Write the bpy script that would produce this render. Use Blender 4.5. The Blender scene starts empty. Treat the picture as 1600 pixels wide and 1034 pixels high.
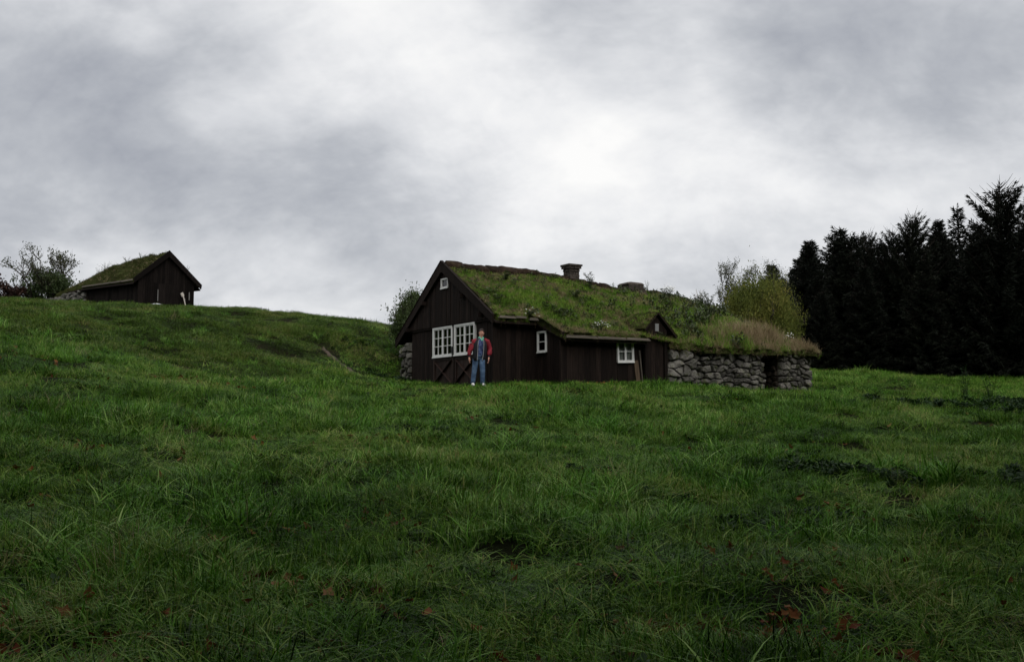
import bpy, bmesh, math, random
import numpy as np
from mathutils import Vector, Matrix, Euler, noise as mnoise

S = bpy.context.scene
COL = S.collection
R = math.radians

# ------------------------------------------------------------------ camera
cam_d = bpy.data.cameras.new('camera')
cam_d.sensor_width = 36.0
cam_d.lens = 35.0
cam_d.clip_start = 0.1
cam_d.clip_end = 3000.0
cam = bpy.data.objects.new('camera', cam_d)
COL.objects.link(cam)
EYE = 1.6
PITCH = math.atan(125 / 1556)
cam.location = (0, 0, EYE)
cam.rotation_euler = (R(90) + PITCH, 0, 0)
S.camera = cam

# ------------------------------------------------------------------ light
SUN_EL, SUN_AZ = R(52), R(160)        # sun veiled by cloud, high and behind the camera, a little to the right
sun_d = bpy.data.lights.new('sun', 'SUN')
sun_d.energy = 1.5
sun_d.angle = R(60)
sun_d.color = (1.0, 0.97, 0.92)
sun = bpy.data.objects.new('sun', sun_d)
COL.objects.link(sun)
to_sun = Vector((math.sin(SUN_AZ) * math.cos(SUN_EL), math.cos(SUN_AZ) * math.cos(SUN_EL), math.sin(SUN_EL)))
sun.rotation_euler = (-to_sun).to_track_quat('-Z', 'Y').to_euler()
sun.location = (10, -40, 60)

S.view_settings.view_transform = 'Standard'
S.view_settings.look = 'None'
S.view_settings.gamma = 1.0
S.view_settings.exposure = 0.32
S.view_settings.use_curve_mapping = False

# ------------------------------------------------------------------ sky: one overcast cloud deck over a clear sky
W = bpy.data.worlds.new('World')
S.world = W
W.use_nodes = True
nt = W.node_tree
nt.nodes.clear()


def N(t, typ, **kw):
    n = t.nodes.new(typ)
    for k, v in kw.items():
        setattr(n, k, v)
    return n


def lk(t, a, b):
    t.links.new(a, b)


def wmath(op, a, b=None, clamp=False):
    n = N(nt, 'ShaderNodeMath', operation=op)
    n.use_clamp = clamp
    for i, x in enumerate((a, b)):
        if x is None:
            continue
        if isinstance(x, (int, float)):
            n.inputs[i].default_value = x
        else:
            lk(nt, x, n.inputs[i])
    return n.outputs[0]


tc = N(nt, 'ShaderNodeTexCoord')
sep = N(nt, 'ShaderNodeSeparateXYZ')
lk(nt, tc.outputs['Generated'], sep.inputs[0])
zz = wmath('ADD', wmath('MAXIMUM', sep.outputs[2], 0.0), 0.75)
px = wmath('DIVIDE', sep.outputs[0], zz)
py = wmath('DIVIDE', sep.outputs[1], zz)
deck = N(nt, 'ShaderNodeCombineXYZ')
lk(nt, px, deck.inputs[0])
lk(nt, py, deck.inputs[1])


skyv = deck.outputs[0]


def wnoise(scale, detail, rough, dist, off, stretch=(1, 1, 1), rot=0.0):
    mp = N(nt, 'ShaderNodeMapping')
    mp.inputs['Location'].default_value = off
    mp.inputs['Scale'].default_value = stretch
    mp.inputs['Rotation'].default_value = (0, 0, rot)
    lk(nt, skyv, mp.inputs[0])
    n = N(nt, 'ShaderNodeTexNoise')
    n.inputs['Scale'].default_value = scale
    n.inputs['Detail'].default_value = detail
    n.inputs['Roughness'].default_value = rough
    n.inputs['Distortion'].default_value = dist
    lk(nt, mp.outputs[0], n.inputs['Vector'])
    return n.outputs['Fac']


big = wnoise(1.6, 2, 0.5, 0.2, (3.1, 1.7, 0))
mid = wnoise(4.2, 6, 0.62, 0.3, (7.3, 4.2, 0), (1, 1.25, 1), 0.35)
fine = wnoise(13, 4, 0.6, 0.2, (1.3, 9.2, 0), (1, 1.3, 1), 0.35)
# the cloud banks seen in the photograph, as soft thick and thin places of the deck (direction, radius, brightness)
warp = N(nt, 'ShaderNodeTexNoise')
warp.inputs['Scale'].default_value = 3.2
warp.inputs['Detail'].default_value = 3
warp.inputs['Roughness'].default_value = 0.55
lk(nt, tc.outputs['Generated'], warp.inputs['Vector'])
wv = N(nt, 'ShaderNodeVectorMath', operation='MULTIPLY_ADD')
lk(nt, warp.outputs['Color'], wv.inputs[0])
wv.inputs[1].default_value = (0.26, 0.26, 0.26)
lk(nt, tc.outputs['Generated'], wv.inputs[2])
wsub = N(nt, 'ShaderNodeVectorMath', operation='SUBTRACT')
lk(nt, wv.outputs[0], wsub.inputs[0])
wsub.inputs[1].default_value = (0.13, 0.13, 0.13)
BANKS = [  # azimuth deg, elevation deg, radius, amount
    (-14, 22, .17, .22), (-7, 20, .15, .16), (0, 17.5, .16, .16), (6, 15, .15, .22), (12, 13.5, .15, .16), (19, 12.5, .16, .12), (27, 11, .16, .10),
    (-27, 24, .09, .22), (-20, 7.0, .08, .14), (-10, 6.2, .10, .22), (4, 8.0, .12, .08), (5, 16.0, .07, .04),
    (-24, 14.5, .19, -.30), (-16, 13.0, .15, -.20), (-9, 12, .12, -.12), (-28, 19.0, .10, -.10), (14, 21.5, .16, -.20), (24, 19.5, .18, -.20),
    (4, 23.5, .11, -.14), (29, 15.5, .10, -.08)]
tot = None
for az, el, rad, am in BANKS:
    v = (math.sin(R(az)) * math.cos(R(el)), math.cos(R(az)) * math.cos(R(el)), math.sin(R(el)))
    dn = N(nt, 'ShaderNodeVectorMath', operation='DISTANCE')
    lk(nt, wsub.outputs[0], dn.inputs[0])
    dn.inputs[1].default_value = v
    mr = N(nt, 'ShaderNodeMapRange', interpolation_type='SMOOTHERSTEP')
    lk(nt, dn.outputs['Value'], mr.inputs['Value'])
    mr.inputs['From Min'].default_value = 0.0
    mr.inputs['From Max'].default_value = rad * 1.35
    mr.inputs['To Min'].default_value = am
    mr.inputs['To Max'].default_value = 0.0
    tot = mr.outputs[0] if tot is None else wmath('ADD', tot, mr.outputs[0])
dens = wmath('ADD', wmath('MULTIPLY', wmath('SUBTRACT', mid, 0.5), 0.60),
             wmath('MULTIPLY', wmath('SUBTRACT', fine, 0.5), 0.40))
dens = wmath('ADD', dens, wmath('MULTIPLY', wmath('SUBTRACT', big, 0.5), 0.25))
# billowed cloud edges: creased noise, stronger where the deck is thin
bil = wnoise(5.2, 5, 0.6, 0.25, (4.4, 2.6, 0), (1, 1.45, 1), 0.3)
bil = wmath('MULTIPLY', wmath('ABSOLUTE', wmath('SUBTRACT', bil, 0.5)), 2.0)
dens = wmath('ADD', dens, wmath('MULTIPLY', wmath('SUBTRACT', bil, 0.22), 0.42))
dens = wmath('ADD', dens, tot)
light = wmath('ADD', dens, 0.558)
ramp = N(nt, 'ShaderNodeValToRGB')
ramp.color_ramp.interpolation = 'LINEAR'
el_ = ramp.color_ramp.elements
el_[0].position = 0.0
el_[0].color = (0.26, 0.275, 0.315, 1)
el_[1].position = 1.0
el_[1].color = (0.80, 0.795, 0.785, 1)
for p, c in ((0.3, (0.395, 0.41, 0.44)), (0.55, (0.555, 0.566, 0.588)), (0.78, (0.70, 0.703, 0.712))):
    e = el_.new(p)
    e.color = (*c, 1)
lk(nt, light, ramp.inputs[0])
sky = N(nt, 'ShaderNodeTexSky', sky_type='NISHITA')
sky.sun_disc = False
sky.sun_elevation = SUN_EL
sky.sun_rotation = SUN_AZ
sky.air_density = 1.0
sky.dust_density = 2.0
cl10 = N(nt, 'ShaderNodeVectorMath', operation='SCALE')
lk(nt, ramp.outputs[0], cl10.inputs[0])
cl10.inputs['Scale'].default_value = 10.0
mixs = N(nt, 'ShaderNodeMix', data_type='RGBA')
mixs.inputs['Factor'].default_value = 0.97
lk(nt, sky.outputs[0], mixs.inputs['A'])
lk(nt, cl10.outputs[0], mixs.inputs['B'])
bg = N(nt, 'ShaderNodeBackground')
bg.inputs['Strength'].default_value = 0.1
lk(nt, mixs.outputs['Result'], bg.inputs['Color'])
wo = N(nt, 'ShaderNodeOutputWorld')
lk(nt, bg.outputs[0], wo.inputs[0])

# ------------------------------------------------------------------ helpers
rng = np.random.default_rng(7)
random.seed(7)


def tag(o, label=None, cat=None, group=None, kind=None):
    if label:
        o['label'] = label
    if cat:
        o['category'] = cat
    if group:
        o['group'] = group
    if kind:
        o['kind'] = kind
    return o


def link(o, parent=None):
    COL.objects.link(o)
    if parent is not None:
        o.parent = parent
    return o


def empty(name, loc, rz=0.0):
    o = bpy.data.objects.new(name, None)
    o.empty_display_size = 0.2
    o.location = loc
    o.rotation_euler = (0, 0, rz)
    return link(o)


def mesh_obj(name, verts, faces, m=None, parent=None, smooth=False, loc=None, rz=0.0, linkit=True):
    me = bpy.data.meshes.new(name)
    me.from_pydata([tuple(v) for v in verts], [], [tuple(f) for f in faces])
    me.update()
    if smooth:
        me.shade_smooth()
    if m is not None:
        me.materials.append(m)
    o = bpy.data.objects.new(name, me)
    if loc is not None:
        o.location = loc
    o.rotation_euler = (0, 0, rz)
    if linkit:
        link(o, parent)
    return o


class MB:
    """collects shapes of ONE part"""

    def __init__(s):
        s.v, s.f = [], []

    def add(s, vs, fs):
        b = len(s.v)
        s.v += [tuple(v) for v in vs]
        s.f += [tuple(i + b for i in f) for f in fs]
        return s

    def box(s, x0, x1, y0, y1, z0, z1):
        return s.add([(x0, y0, z0), (x1, y0, z0), (x1, y1, z0), (x0, y1, z0), (x0, y0, z1), (x1, y0, z1), (x1, y1, z1), (x0, y1, z1)],
                     [(0, 3, 2, 1), (4, 5, 6, 7), (0, 1, 5, 4), (1, 2, 6, 5), (2, 3, 7, 6), (3, 0, 4, 7)])

    def prism(s, poly, y0, y1):
        """polygon in (x, z), counter-clockwise seen from -y, extruded along y"""
        n = len(poly)
        vs = [(x, y0, z) for x, z in poly] + [(x, y1, z) for x, z in poly]
        fs = [tuple(range(n)), tuple(range(2 * n - 1, n - 1, -1))]
        fs += [(i, i + n, (i + 1) % n + n, (i + 1) % n) for i in range(n)]
        return s.add(vs, fs)

    def bar(s, a, b, w, d, up=(0, 0, 1)):
        """box-section bar from a to b, w across, d deep"""
        a, b = Vector(a), Vector(b)
        t = (b - a).normalized()
        sd = t.cross(Vector(up)).normalized() * (w / 2)
        u2 = sd.cross(t).normalized() * (d / 2)
        vs = [p + i * sd + j * u2 for p in (a, b) for i, j in ((-1, -1), (1, -1), (1, 1), (-1, 1))]
        return s.add(vs, [(0, 1, 2, 3), (7, 6, 5, 4), (0, 4, 5, 1), (1, 5, 6, 2), (2, 6, 7, 3), (3, 7, 4, 0)])

    def tube(s, pts, rads, n=6, cap=True):
        pts = [Vector(p) for p in pts]
        b = len(s.v)
        for i, p in enumerate(pts):
            t = (pts[min(i + 1, len(pts) - 1)] - pts[max(i - 1, 0)]).normalized()
            a = t.cross(Vector((0.31, 0.17, 0.93)) if abs(t.z) < .9 else Vector((1, 0.1, 0))).normalized()
            c = t.cross(a)
            for k in range(n):
                q = 2 * math.pi * k / n
                s.v.append(tuple(p + rads[i] * (math.cos(q) * a + math.sin(q) * c)))
        for i in range(len(pts) - 1):
            for k in range(n):
                k2 = (k + 1) % n
                s.f.append((b + i * n + k, b + i * n + k2, b + (i + 1) * n + k2, b + (i + 1) * n + k))
        if cap:
            s.f.append(tuple(b + k for k in range(n))[::-1])
            s.f.append(tuple(b + (len(pts) - 1) * n + k for k in range(n)))
        return s

    def build(s, name, m=None, parent=None, **k):
        return mesh_obj(name, s.v, s.f, m, parent, **k)


def hash2(ix, iy, seed):
    h = (ix.astype(np.int64) * 374761393 + iy.astype(np.int64) * 668265263 + seed * 1442695041) & 0xffffffff
    h = ((h ^ (h >> 13)) * 1274126177) & 0xffffffff
    return ((h ^ (h >> 16)) & 0xffffff) / float(0xffffff)


def vnoise(x, y, seed=0):
    x, y = np.asarray(x, float), np.asarray(y, float)
    ix, iy = np.floor(x), np.floor(y)
    fx, fy = x - ix, y - iy
    fx = fx * fx * fx * (fx * (fx * 6 - 15) + 10)
    fy = fy * fy * fy * (fy * (fy * 6 - 15) + 10)
    a, b = hash2(ix, iy, seed), hash2(ix + 1, iy, seed)
    c, d = hash2(ix, iy + 1, seed), hash2(ix + 1, iy + 1, seed)
    return (a * (1 - fx) + b * fx) * (1 - fy) + (c * (1 - fx) + d * fx) * fy


def fbm(x, y, seed=0, oct=4):
    t, a, s_ = 0, 0.5, 0
    for i in range(oct):
        t = t + a * vnoise(x * 2 ** i + 13.7 * i, y * 2 ** i - 7.1 * i, seed + i)
        s_ += a
        a *= 0.5
    return t / s_


# ------------------------------------------------------------------ materials
def new_mat(name):
    m = bpy.data.materials.new(name)
    m.use_nodes = True
    m.node_tree.nodes.clear()
    return m, m.node_tree


def ramp_node(t, stops):
    r = N(t, 'ShaderNodeValToRGB')
    e = r.color_ramp.elements
    e[0].position, e[0].color = stops[0][0], (*stops[0][1], 1)
    e[1].position, e[1].color = stops[-1][0], (*stops[-1][1], 1)
    for p, c in stops[1:-1]:
        x = e.new(p)
        x.color = (*c, 1)
    return r


def surf(name, stops, scale=3.0, detail=6, rough=0.85, stretch=(1, 1, 1), bump=0.3, bscale=None, bdist=0.02, coord='Object', rand=0.0, spec=0.3, dist=0.0, sheen=0.0):
    """general procedural surface: noise -> colour ramp, bump from a second noise, optional per-object brightness change"""
    m, t = new_mat(name)
    tcn = N(t, 'ShaderNodeTexCoord')
    geo = N(t, 'ShaderNodeNewGeometry')
    src = tcn.outputs['Object'] if coord == 'Object' else geo.outputs['Position']
    oi = N(t, 'ShaderNodeObjectInfo')
    mp = N(t, 'ShaderNodeMapping')
    mp.inputs['Scale'].default_value = stretch
    lk(t, src, mp.inputs[0])
    addv = N(t, 'ShaderNodeVectorMath', operation='ADD')
    lk(t, mp.outputs[0], addv.inputs[0])
    if rand > 0:
        mul = N(t, 'ShaderNodeMath', operation='MULTIPLY')
        lk(t, oi.outputs['Random'], mul.inputs[0])
        mul.inputs[1].default_value = 37.0
        lk(t, mul.outputs[0], addv.inputs[1])
    n1 = N(t, 'ShaderNodeTexNoise')
    n1.inputs['Scale'].default_value = scale
    n1.inputs['Detail'].default_value = detail
    n1.inputs['Roughness'].default_value = 0.6
    n1.inputs['Distortion'].default_value = dist
    lk(t, addv.outputs[0], n1.inputs['Vector'])
    rp = ramp_node(t, stops)
    lk(t, n1.outputs['Fac'], rp.inputs[0])
    col = rp.outputs[0]
    if rand > 0:
        mr = N(t, 'ShaderNodeMapRange')
        lk(t, oi.outputs['Random'], mr.inputs['Value'])
        mr.inputs['To Min'].default_value = 1 - rand
        mr.inputs['To Max'].default_value = 1 + rand
        sc = N(t, 'ShaderNodeVectorMath', operation='SCALE')
        lk(t, col, sc.inputs[0])
        lk(t, mr.outputs[0], sc.inputs['Scale'])
        col = sc.outputs[0]
    b = N(t, 'ShaderNodeBsdfPrincipled')
    lk(t, col, b.inputs['Base Color'])
    b.inputs['Roughness'].default_value = rough
    b.inputs['Specular IOR Level'].default_value = spec
    if sheen:
        b.inputs['Sheen Weight'].default_value = sheen
    if bump > 0:
        n2 = N(t, 'ShaderNodeTexNoise')
        n2.inputs['Scale'].default_value = bscale or scale * 3
        n2.inputs['Detail'].default_value = 5
        lk(t, addv.outputs[0], n2.inputs['Vector'])
        bp = N(t, 'ShaderNodeBump')
        bp.inputs['Strength'].default_value = bump
        bp.inputs['Distance'].default_value = bdist
        lk(t, n2.outputs['Fac'], bp.inputs['Height'])
        lk(t, bp.outputs[0], b.inputs['Normal'])
    o = N(t, 'ShaderNodeOutputMaterial')
    lk(t, b.outputs[0], o.inputs[0])
    return m


def leafy(name, stops, rough=0.4, spec=0.4, trans=0.3, patch=0.35, var=0.25, isl=0.25, pdetail=3):
    """leaf or blade: colour by world-space patches and per-instance chance, part of the light passes through"""
    m, t = new_mat(name)
    geo = N(t, 'ShaderNodeNewGeometry')
    oi = N(t, 'ShaderNodeObjectInfo')
    n1 = N(t, 'ShaderNodeTexNoise')
    n1.inputs['Scale'].default_value = patch
    n1.inputs['Detail'].default_value = pdetail
    lk(t, geo.outputs['Position'], n1.inputs['Vector'])
    a = N(t, 'ShaderNodeMath', operation='MULTIPLY_ADD')
    lk(t, oi.outputs['Random'], a.inputs[0])
    a.inputs[1].default_value = var
    a.inputs[2].default_value = -var / 2
    b0 = N(t, 'ShaderNodeMath', operation='ADD')
    lk(t, a.outputs[0], b0.inputs[0])
    lk(t, n1.outputs['Fac'], b0.inputs[1])
    b1 = N(t, 'ShaderNodeMath', operation='MULTIPLY_ADD')
    lk(t, geo.outputs['Random Per Island'], b1.inputs[0])
    b1.inputs[1].default_value = isl
    b1.inputs[2].default_value = -isl / 2
    b2 = N(t, 'ShaderNodeMath', operation='ADD')
    lk(t, b0.outputs[0], b2.inputs[0])
    lk(t, b1.outputs[0], b2.inputs[1])
    rp = ramp_node(t, stops)
    lk(t, b2.outputs[0], rp.inputs[0])
    p = N(t, 'ShaderNodeBsdfPrincipled')
    lk(t, rp.outputs[0], p.inputs['Base Color'])
    p.inputs['Roughness'].default_value = rough
    p.inputs['Specular IOR Level'].default_value = spec
    tr = N(t, 'ShaderNodeBsdfTranslucent')
    lk(t, rp.outputs[0], tr.inputs['Color'])
    mx = N(t, 'ShaderNodeMixShader')
    mx.inputs[0].default_value = trans
    lk(t, p.outputs[0], mx.inputs[1])
    lk(t, tr.outputs[0], mx.inputs[2])
    o = N(t, 'ShaderNodeOutputMaterial')
    lk(t, mx.outputs[0], o.inputs[0])
    return m


def plain(name, col, rough=0.7, var=0.12, scale=25.0, spec=0.3, bump=0.1):
    c0 = tuple(x * (1 - var) for x in col)
    c1 = tuple(min(1, x * (1 + var)) for x in col)
    return surf(name, [(0.3, c0), (0.7, c1)], scale=scale, rough=rough, bump=bump, bdist=0.004, spec=spec)


M = {}
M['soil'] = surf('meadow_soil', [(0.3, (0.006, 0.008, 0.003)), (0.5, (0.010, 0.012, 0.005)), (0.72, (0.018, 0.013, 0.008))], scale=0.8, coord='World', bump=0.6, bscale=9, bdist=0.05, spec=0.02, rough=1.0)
M['trod'] = surf('trodden_earth', [(0.3, (0.035, 0.024, 0.015)), (0.7, (0.07, 0.048, 0.032))], scale=3, coord='World', bump=0.5, bdist=0.03)
M['wood'] = surf('tarred_board', [(0.25, (0.006, 0.0043, 0.0036)), (0.5, (0.0135, 0.009, 0.0072)), (0.75, (0.026, 0.0175, 0.0135))], scale=5, stretch=(6, 6, 0.5), bump=0.5, bscale=14, bdist=0.006, rand=0.38, rough=0.85, spec=0.12)
M['door'] = surf('brown_door_paint', [(0.25, (0.016, 0.009, 0.007)), (0.75, (0.036, 0.02, 0.0155))], scale=5, stretch=(6, 6, 0.6), bump=0.4, bscale=14, bdist=0.005, rand=0.25, rough=0.7, spec=0.25)
M['grey_wood'] = surf('weathered_board', [(0.25, (0.065, 0.054, 0.042)), (0.55, (0.135, 0.117, 0.094)), (0.8, (0.23, 0.20, 0.165))], scale=4, stretch=(0.7, 6, 6), bump=0.5, bscale=12, bdist=0.006, rand=0.25)
M['brown_wood'] = surf('bare_brown_board', [(0.25, (0.05, 0.034, 0.022)), (0.8, (0.14, 0.095, 0.06))], scale=4, stretch=(6, 6, 0.6), bump=0.5, bscale=12, bdist=0.006)
M['white'] = surf('white_window_paint', [(0.25, (0.62, 0.62, 0.60)), (0.6, (0.74, 0.74, 0.72)), (0.8, (0.78, 0.78, 0.76))], scale=6, bump=0.15, bdist=0.003, rough=0.55)
M['stone'] = surf('field_stone', [(0.24, (0.034, 0.031, 0.026)), (0.4, (0.085, 0.079, 0.069)), (0.53, (0.145, 0.137, 0.121)), (0.63, (0.075, 0.077, 0.044)), (0.78, (0.036, 0.046, 0.018))], scale=4.5, bump=1.0, bscale=16, bdist=0.04, rand=0.5, rough=0.9)
M['dark_stone'] = surf('hut_stone', [(0.2, (0.06, 0.057, 0.05)), (0.6, (0.14, 0.135, 0.12)), (0.8, (0.09, 0.09, 0.06))], scale=4.5, bump=0.8, bscale=14, bdist=0.03, rand=0.35, rough=0.9)
M['earth'] = surf('earth_and_jamb_shade', [(0.3, (0.012, 0.009, 0.006)), (0.7, (0.03, 0.022, 0.014))], scale=5, bump=0.7, bdist=0.04)  # wall core earth; also paints the shade on the doorway jamb
M['turf'] = surf('turf_soil', [(0.28, (0.022, 0.015, 0.009)), (0.5, (0.034, 0.04, 0.012)), (0.75, (0.055, 0.066, 0.02))], scale=2.2, bump=0.8, bscale=10, bdist=0.05, spec=0.03, rough=1.0)
M['peat'] = surf('cut_peat', [(0.28, (0.012, 0.008, 0.006)), (0.55, (0.028, 0.018, 0.012)), (0.78, (0.05, 0.042, 0.026))], scale=6, bump=0.9, bscale=16, bdist=0.03, rand=0.35, spec=0.05)
M['chim'] = surf('chimney_stone', [(0.25, (0.03, 0.024, 0.019)), (0.55, (0.06, 0.048, 0.039)), (0.8, (0.09, 0.078, 0.066))], scale=8, bump=0.9, bscale=18, bdist=0.03, rand=0.3)
M['iron'] = plain('black_iron', (0.012, 0.012, 0.013), rough=0.5)
M['curtain'] = plain('pale_curtain', (0.75, 0.75, 0.72), rough=0.9, scale=6)
M['flower'] = plain('white_petal', (0.75, 0.75, 0.70), rough=0.7)
M['yellow'] = plain('yellow_flower_centre', (0.6, 0.42, 0.04), rough=0.7)
M['bark'] = surf('bark', [(0.25, (0.018, 0.014, 0.011)), (0.75, (0.05, 0.04, 0.032))], scale=8, stretch=(3, 3, 0.6), bump=0.8, bdist=0.03)
M['pale_tool'] = plain('pale_bare_wood', (0.55, 0.50, 0.44), rough=0.7)
M['sack'] = plain('pale_plastic_sheet', (0.6, 0.62, 0.64), rough=0.5, scale=8, bump=0.5)

M['grass'] = leafy('meadow_grass', [(0.12, (0.010, 0.020, 0.003)), (0.34, (0.024, 0.070, 0.005)), (0.5, (0.052, 0.142, 0.010)), (0.66, (0.11, 0.23, 0.022)), (0.84, (0.23, 0.33, 0.07)), (0.97, (0.26, 0.23, 0.09))], rough=0.42, spec=0.05, trans=0.20, patch=0.45, var=0.34, isl=0.62, pdetail=5)  # pale stops paint glints on some blades, dark stops the shaded gaps
M['tall_grass'] = leafy('lush_grass', [(0.12, (0.018, 0.050, 0.005)), (0.42, (0.058, 0.185, 0.013)), (0.66, (0.13, 0.30, 0.034)), (0.9, (0.30, 0.43, 0.13))], rough=0.34, spec=0.06, trans=0.20, patch=0.5, var=0.35, isl=0.6)  # kept brighter than the sward to paint lit blades over shade
M['dry_grass'] = leafy('dry_grass', [(0.2, (0.14, 0.10, 0.05)), (0.55, (0.30, 0.23, 0.13)), (0.85, (0.46, 0.37, 0.22))], rough=0.6, spec=0.25, trans=0.3, patch=0.8)
M['weed'] = leafy('broad_weed_leaf', [(0.2, (0.010, 0.024, 0.007)), (0.55, (0.020, 0.046, 0.013)), (0.85, (0.034, 0.068, 0.02))], rough=0.5, spec=0.10, trans=0.2, patch=1.0)
M['roof_grass'] = leafy('roof_grass', [(0.15, (0.045, 0.046, 0.012)), (0.32, (0.065, 0.13, 0.018)), (0.48, (0.12, 0.24, 0.028)), (0.66, (0.20, 0.33, 0.045)), (0.9, (0.29, 0.29, 0.08))], rough=0.6, spec=0.06, trans=0.25, patch=1.1, pdetail=5, isl=0.4)
M['roof_weed'] = leafy('roof_weed_leaf', [(0.2, (0.034, 0.048, 0.018)), (0.6, (0.062, 0.082, 0.032)), (0.85, (0.10, 0.115, 0.05))], rough=0.5, spec=0.3, trans=0.25, patch=1.5)
M['fallen'] = leafy('fallen_leaf', [(0.15, (0.04, 0.012, 0.005)), (0.45, (0.12, 0.032, 0.011)), (0.65, (0.17, 0.065, 0.02)), (0.9, (0.24, 0.13, 0.06))], rough=0.6, spec=0.08, trans=0.15, patch=3.0, var=0.6)
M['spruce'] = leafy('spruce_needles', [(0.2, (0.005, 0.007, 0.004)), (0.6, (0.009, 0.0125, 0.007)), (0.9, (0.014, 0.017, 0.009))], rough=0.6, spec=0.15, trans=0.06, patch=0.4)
M['leaf_dark'] = leafy('dark_tree_leaf', [(0.2, (0.03, 0.036, 0.012)), (0.6, (0.055, 0.062, 0.02)), (0.9, (0.085, 0.085, 0.03))], rough=0.5, spec=0.25, trans=0.25, patch=0.8)
M['leaf_olive'] = leafy('autumn_willow_leaf', [(0.2, (0.065, 0.085, 0.02)), (0.45, (0.125, 0.15, 0.032)), (0.65, (0.18, 0.18, 0.042)), (0.9, (0.25, 0.19, 0.055))], rough=0.55, spec=0.08, trans=0.3, patch=0.7)
M['leaf_green'] = leafy('elder_leaf', [(0.2, (0.028, 0.044, 0.014)), (0.6, (0.055, 0.085, 0.026)), (0.9, (0.085, 0.115, 0.036))], rough=0.5, spec=0.25, trans=0.25, patch=1.0)
M['leaf_red'] = leafy('reddish_leaf', [(0.2, (0.03, 0.014, 0.01)), (0.6, (0.07, 0.03, 0.018)), (0.9, (0.10, 0.055, 0.026))], rough=0.5, spec=0.25, trans=0.25, patch=1.0)


def glass_mat():
    m, t = new_mat('window_glass')
    fr = N(t, 'ShaderNodeFresnel')
    fr.inputs[0].default_value = 1.5
    tr = N(t, 'ShaderNodeBsdfTransparent')
    tr.inputs[0].default_value = (0.86, 0.88, 0.87, 1)
    gl = N(t, 'ShaderNodeBsdfGlossy')
    gl.inputs['Roughness'].default_value = 0.04
    ns = N(t, 'ShaderNodeTexNoise')
    ns.inputs['Scale'].default_value = 6
    bp = N(t, 'ShaderNodeBump')
    bp.inputs['Strength'].default_value = 0.15
    bp.inputs['Distance'].default_value = 0.01
    lk(t, ns.outputs['Fac'], bp.inputs['Height'])
    lk(t, bp.outputs[0], gl.inputs['Normal'])
    mx = N(t, 'ShaderNodeMixShader')
    lk(t, fr.outputs[0], mx.inputs[0])
    lk(t, tr.outputs[0], mx.inputs[1])
    lk(t, gl.outputs[0], mx.inputs[2])
    o = N(t, 'ShaderNodeOutputMaterial')
    lk(t, mx.outputs[0], o.inputs[0])
    return m


M['glass'] = glass_mat()

# ------------------------------------------------------------------ ground: hill on the left, level field on the right
CTRL = np.array([  # x, y, z in metres
    (0, 0, 0), (-6, 0, 0), (6, 0, -0.05), (0, -12, -0.9), (-14, -12, -0.4), (14, -12, -1.0),
    (0, 6, 0.12), (-4, 6, 0.16), (4, 6, 0.08), (0, 12, 0.62), (-6.5, 12, 0.95), (6.5, 12, 0.5), (13, 12, 0.4), (-13, 12, 1.3),
    (0, 20, 1.42), (-5, 20, 1.7), (-10.5, 20, 2.55), (6, 20, 1.25), (11, 20, 1.12), (18, 20, 0.95), (-20, 20, 3.2),
    (-6, 27, 2.25), (-11, 28, 3.45), (-15, 30, 4.35),
    (-18.2, 35, 5.15), (-11.4, 35, 4.55), (-6.8, 36, 3.55), (-4.4, 33, 2.62), (-24, 35, 5.6),
    (-6.2, 41, 4.85), (-9.5, 42, 5.35), (-13.5, 43, 5.95),
    (-25.85, 50, 7.14), (-21.65, 49, 6.9), (-19.44, 50, 6.93), (-16.6, 50, 6.70), (-12.91, 50, 6.52), (-9.29, 48, 6.05), (-5.34, 46, 5.41),
    (-27, 57, 7.7), (-18, 58, 7.1), (-10, 58, 6.0), (-4, 56, 5.0), (-36, 50, 7.3), (-36, 62, 7.6),
    (-1.0, 30.3, 2.31), (-.55, 30.2, 2.36), (-3.0, 34, 2.5), (-4.2, 36.5, 2.75), (1, 28.6, 2.3), (4.1, 31.3, 2.43), (7.0, 33.1, 2.27), (10.5, 35.2, 2.02), (11.6, 34.6, 1.98), (2.5, 37, 2.6), (6.5, 42, 2.9), (0, 42, 3.6),
    (4, 27, 2.1), (9, 28, 1.85), (14, 30, 1.75), (20, 30, 1.6), (27, 30, 1.4),
    (13.9, 46, 3.3), (15.1, 50, 3.5), (19.3, 50, 3.27), (24.7, 48, 3.0), (32, 48, 2.9), (14, 39, 2.55), (20, 40, 2.4), (27, 40, 2.2),
    (20, 62, 4.0), (34, 62, 3.7), (8, 62, 4.2), (-20, 80, 6.8), (0, 80, 4.6), (25, 80, 4.2), (-45, 30, 6.0), (-45, 5, 3.5), (42, 20, 0.6), (42, 0, -0.2)], float)


def tps_fit(P, lam=0.6):
    n = len(P)
    X = P[:, :2] / 10
    d = np.linalg.norm(X[:, None] - X[None], axis=2)
    K = np.where(d > 0, d * d * np.log(d + 1e-12), 0) + lam * 0.01 * np.eye(n)
    A = np.zeros((n + 3, n + 3))
    A[:n, :n] = K
    A[:n, n] = 1
    A[:n, n + 1:] = X
    A[n, :n] = 1
    A[n + 1:, :n] = X.T
    return np.linalg.solve(A, np.concatenate([P[:, 2], np.zeros(3)]))


TP = tps_fit(CTRL)


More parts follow.
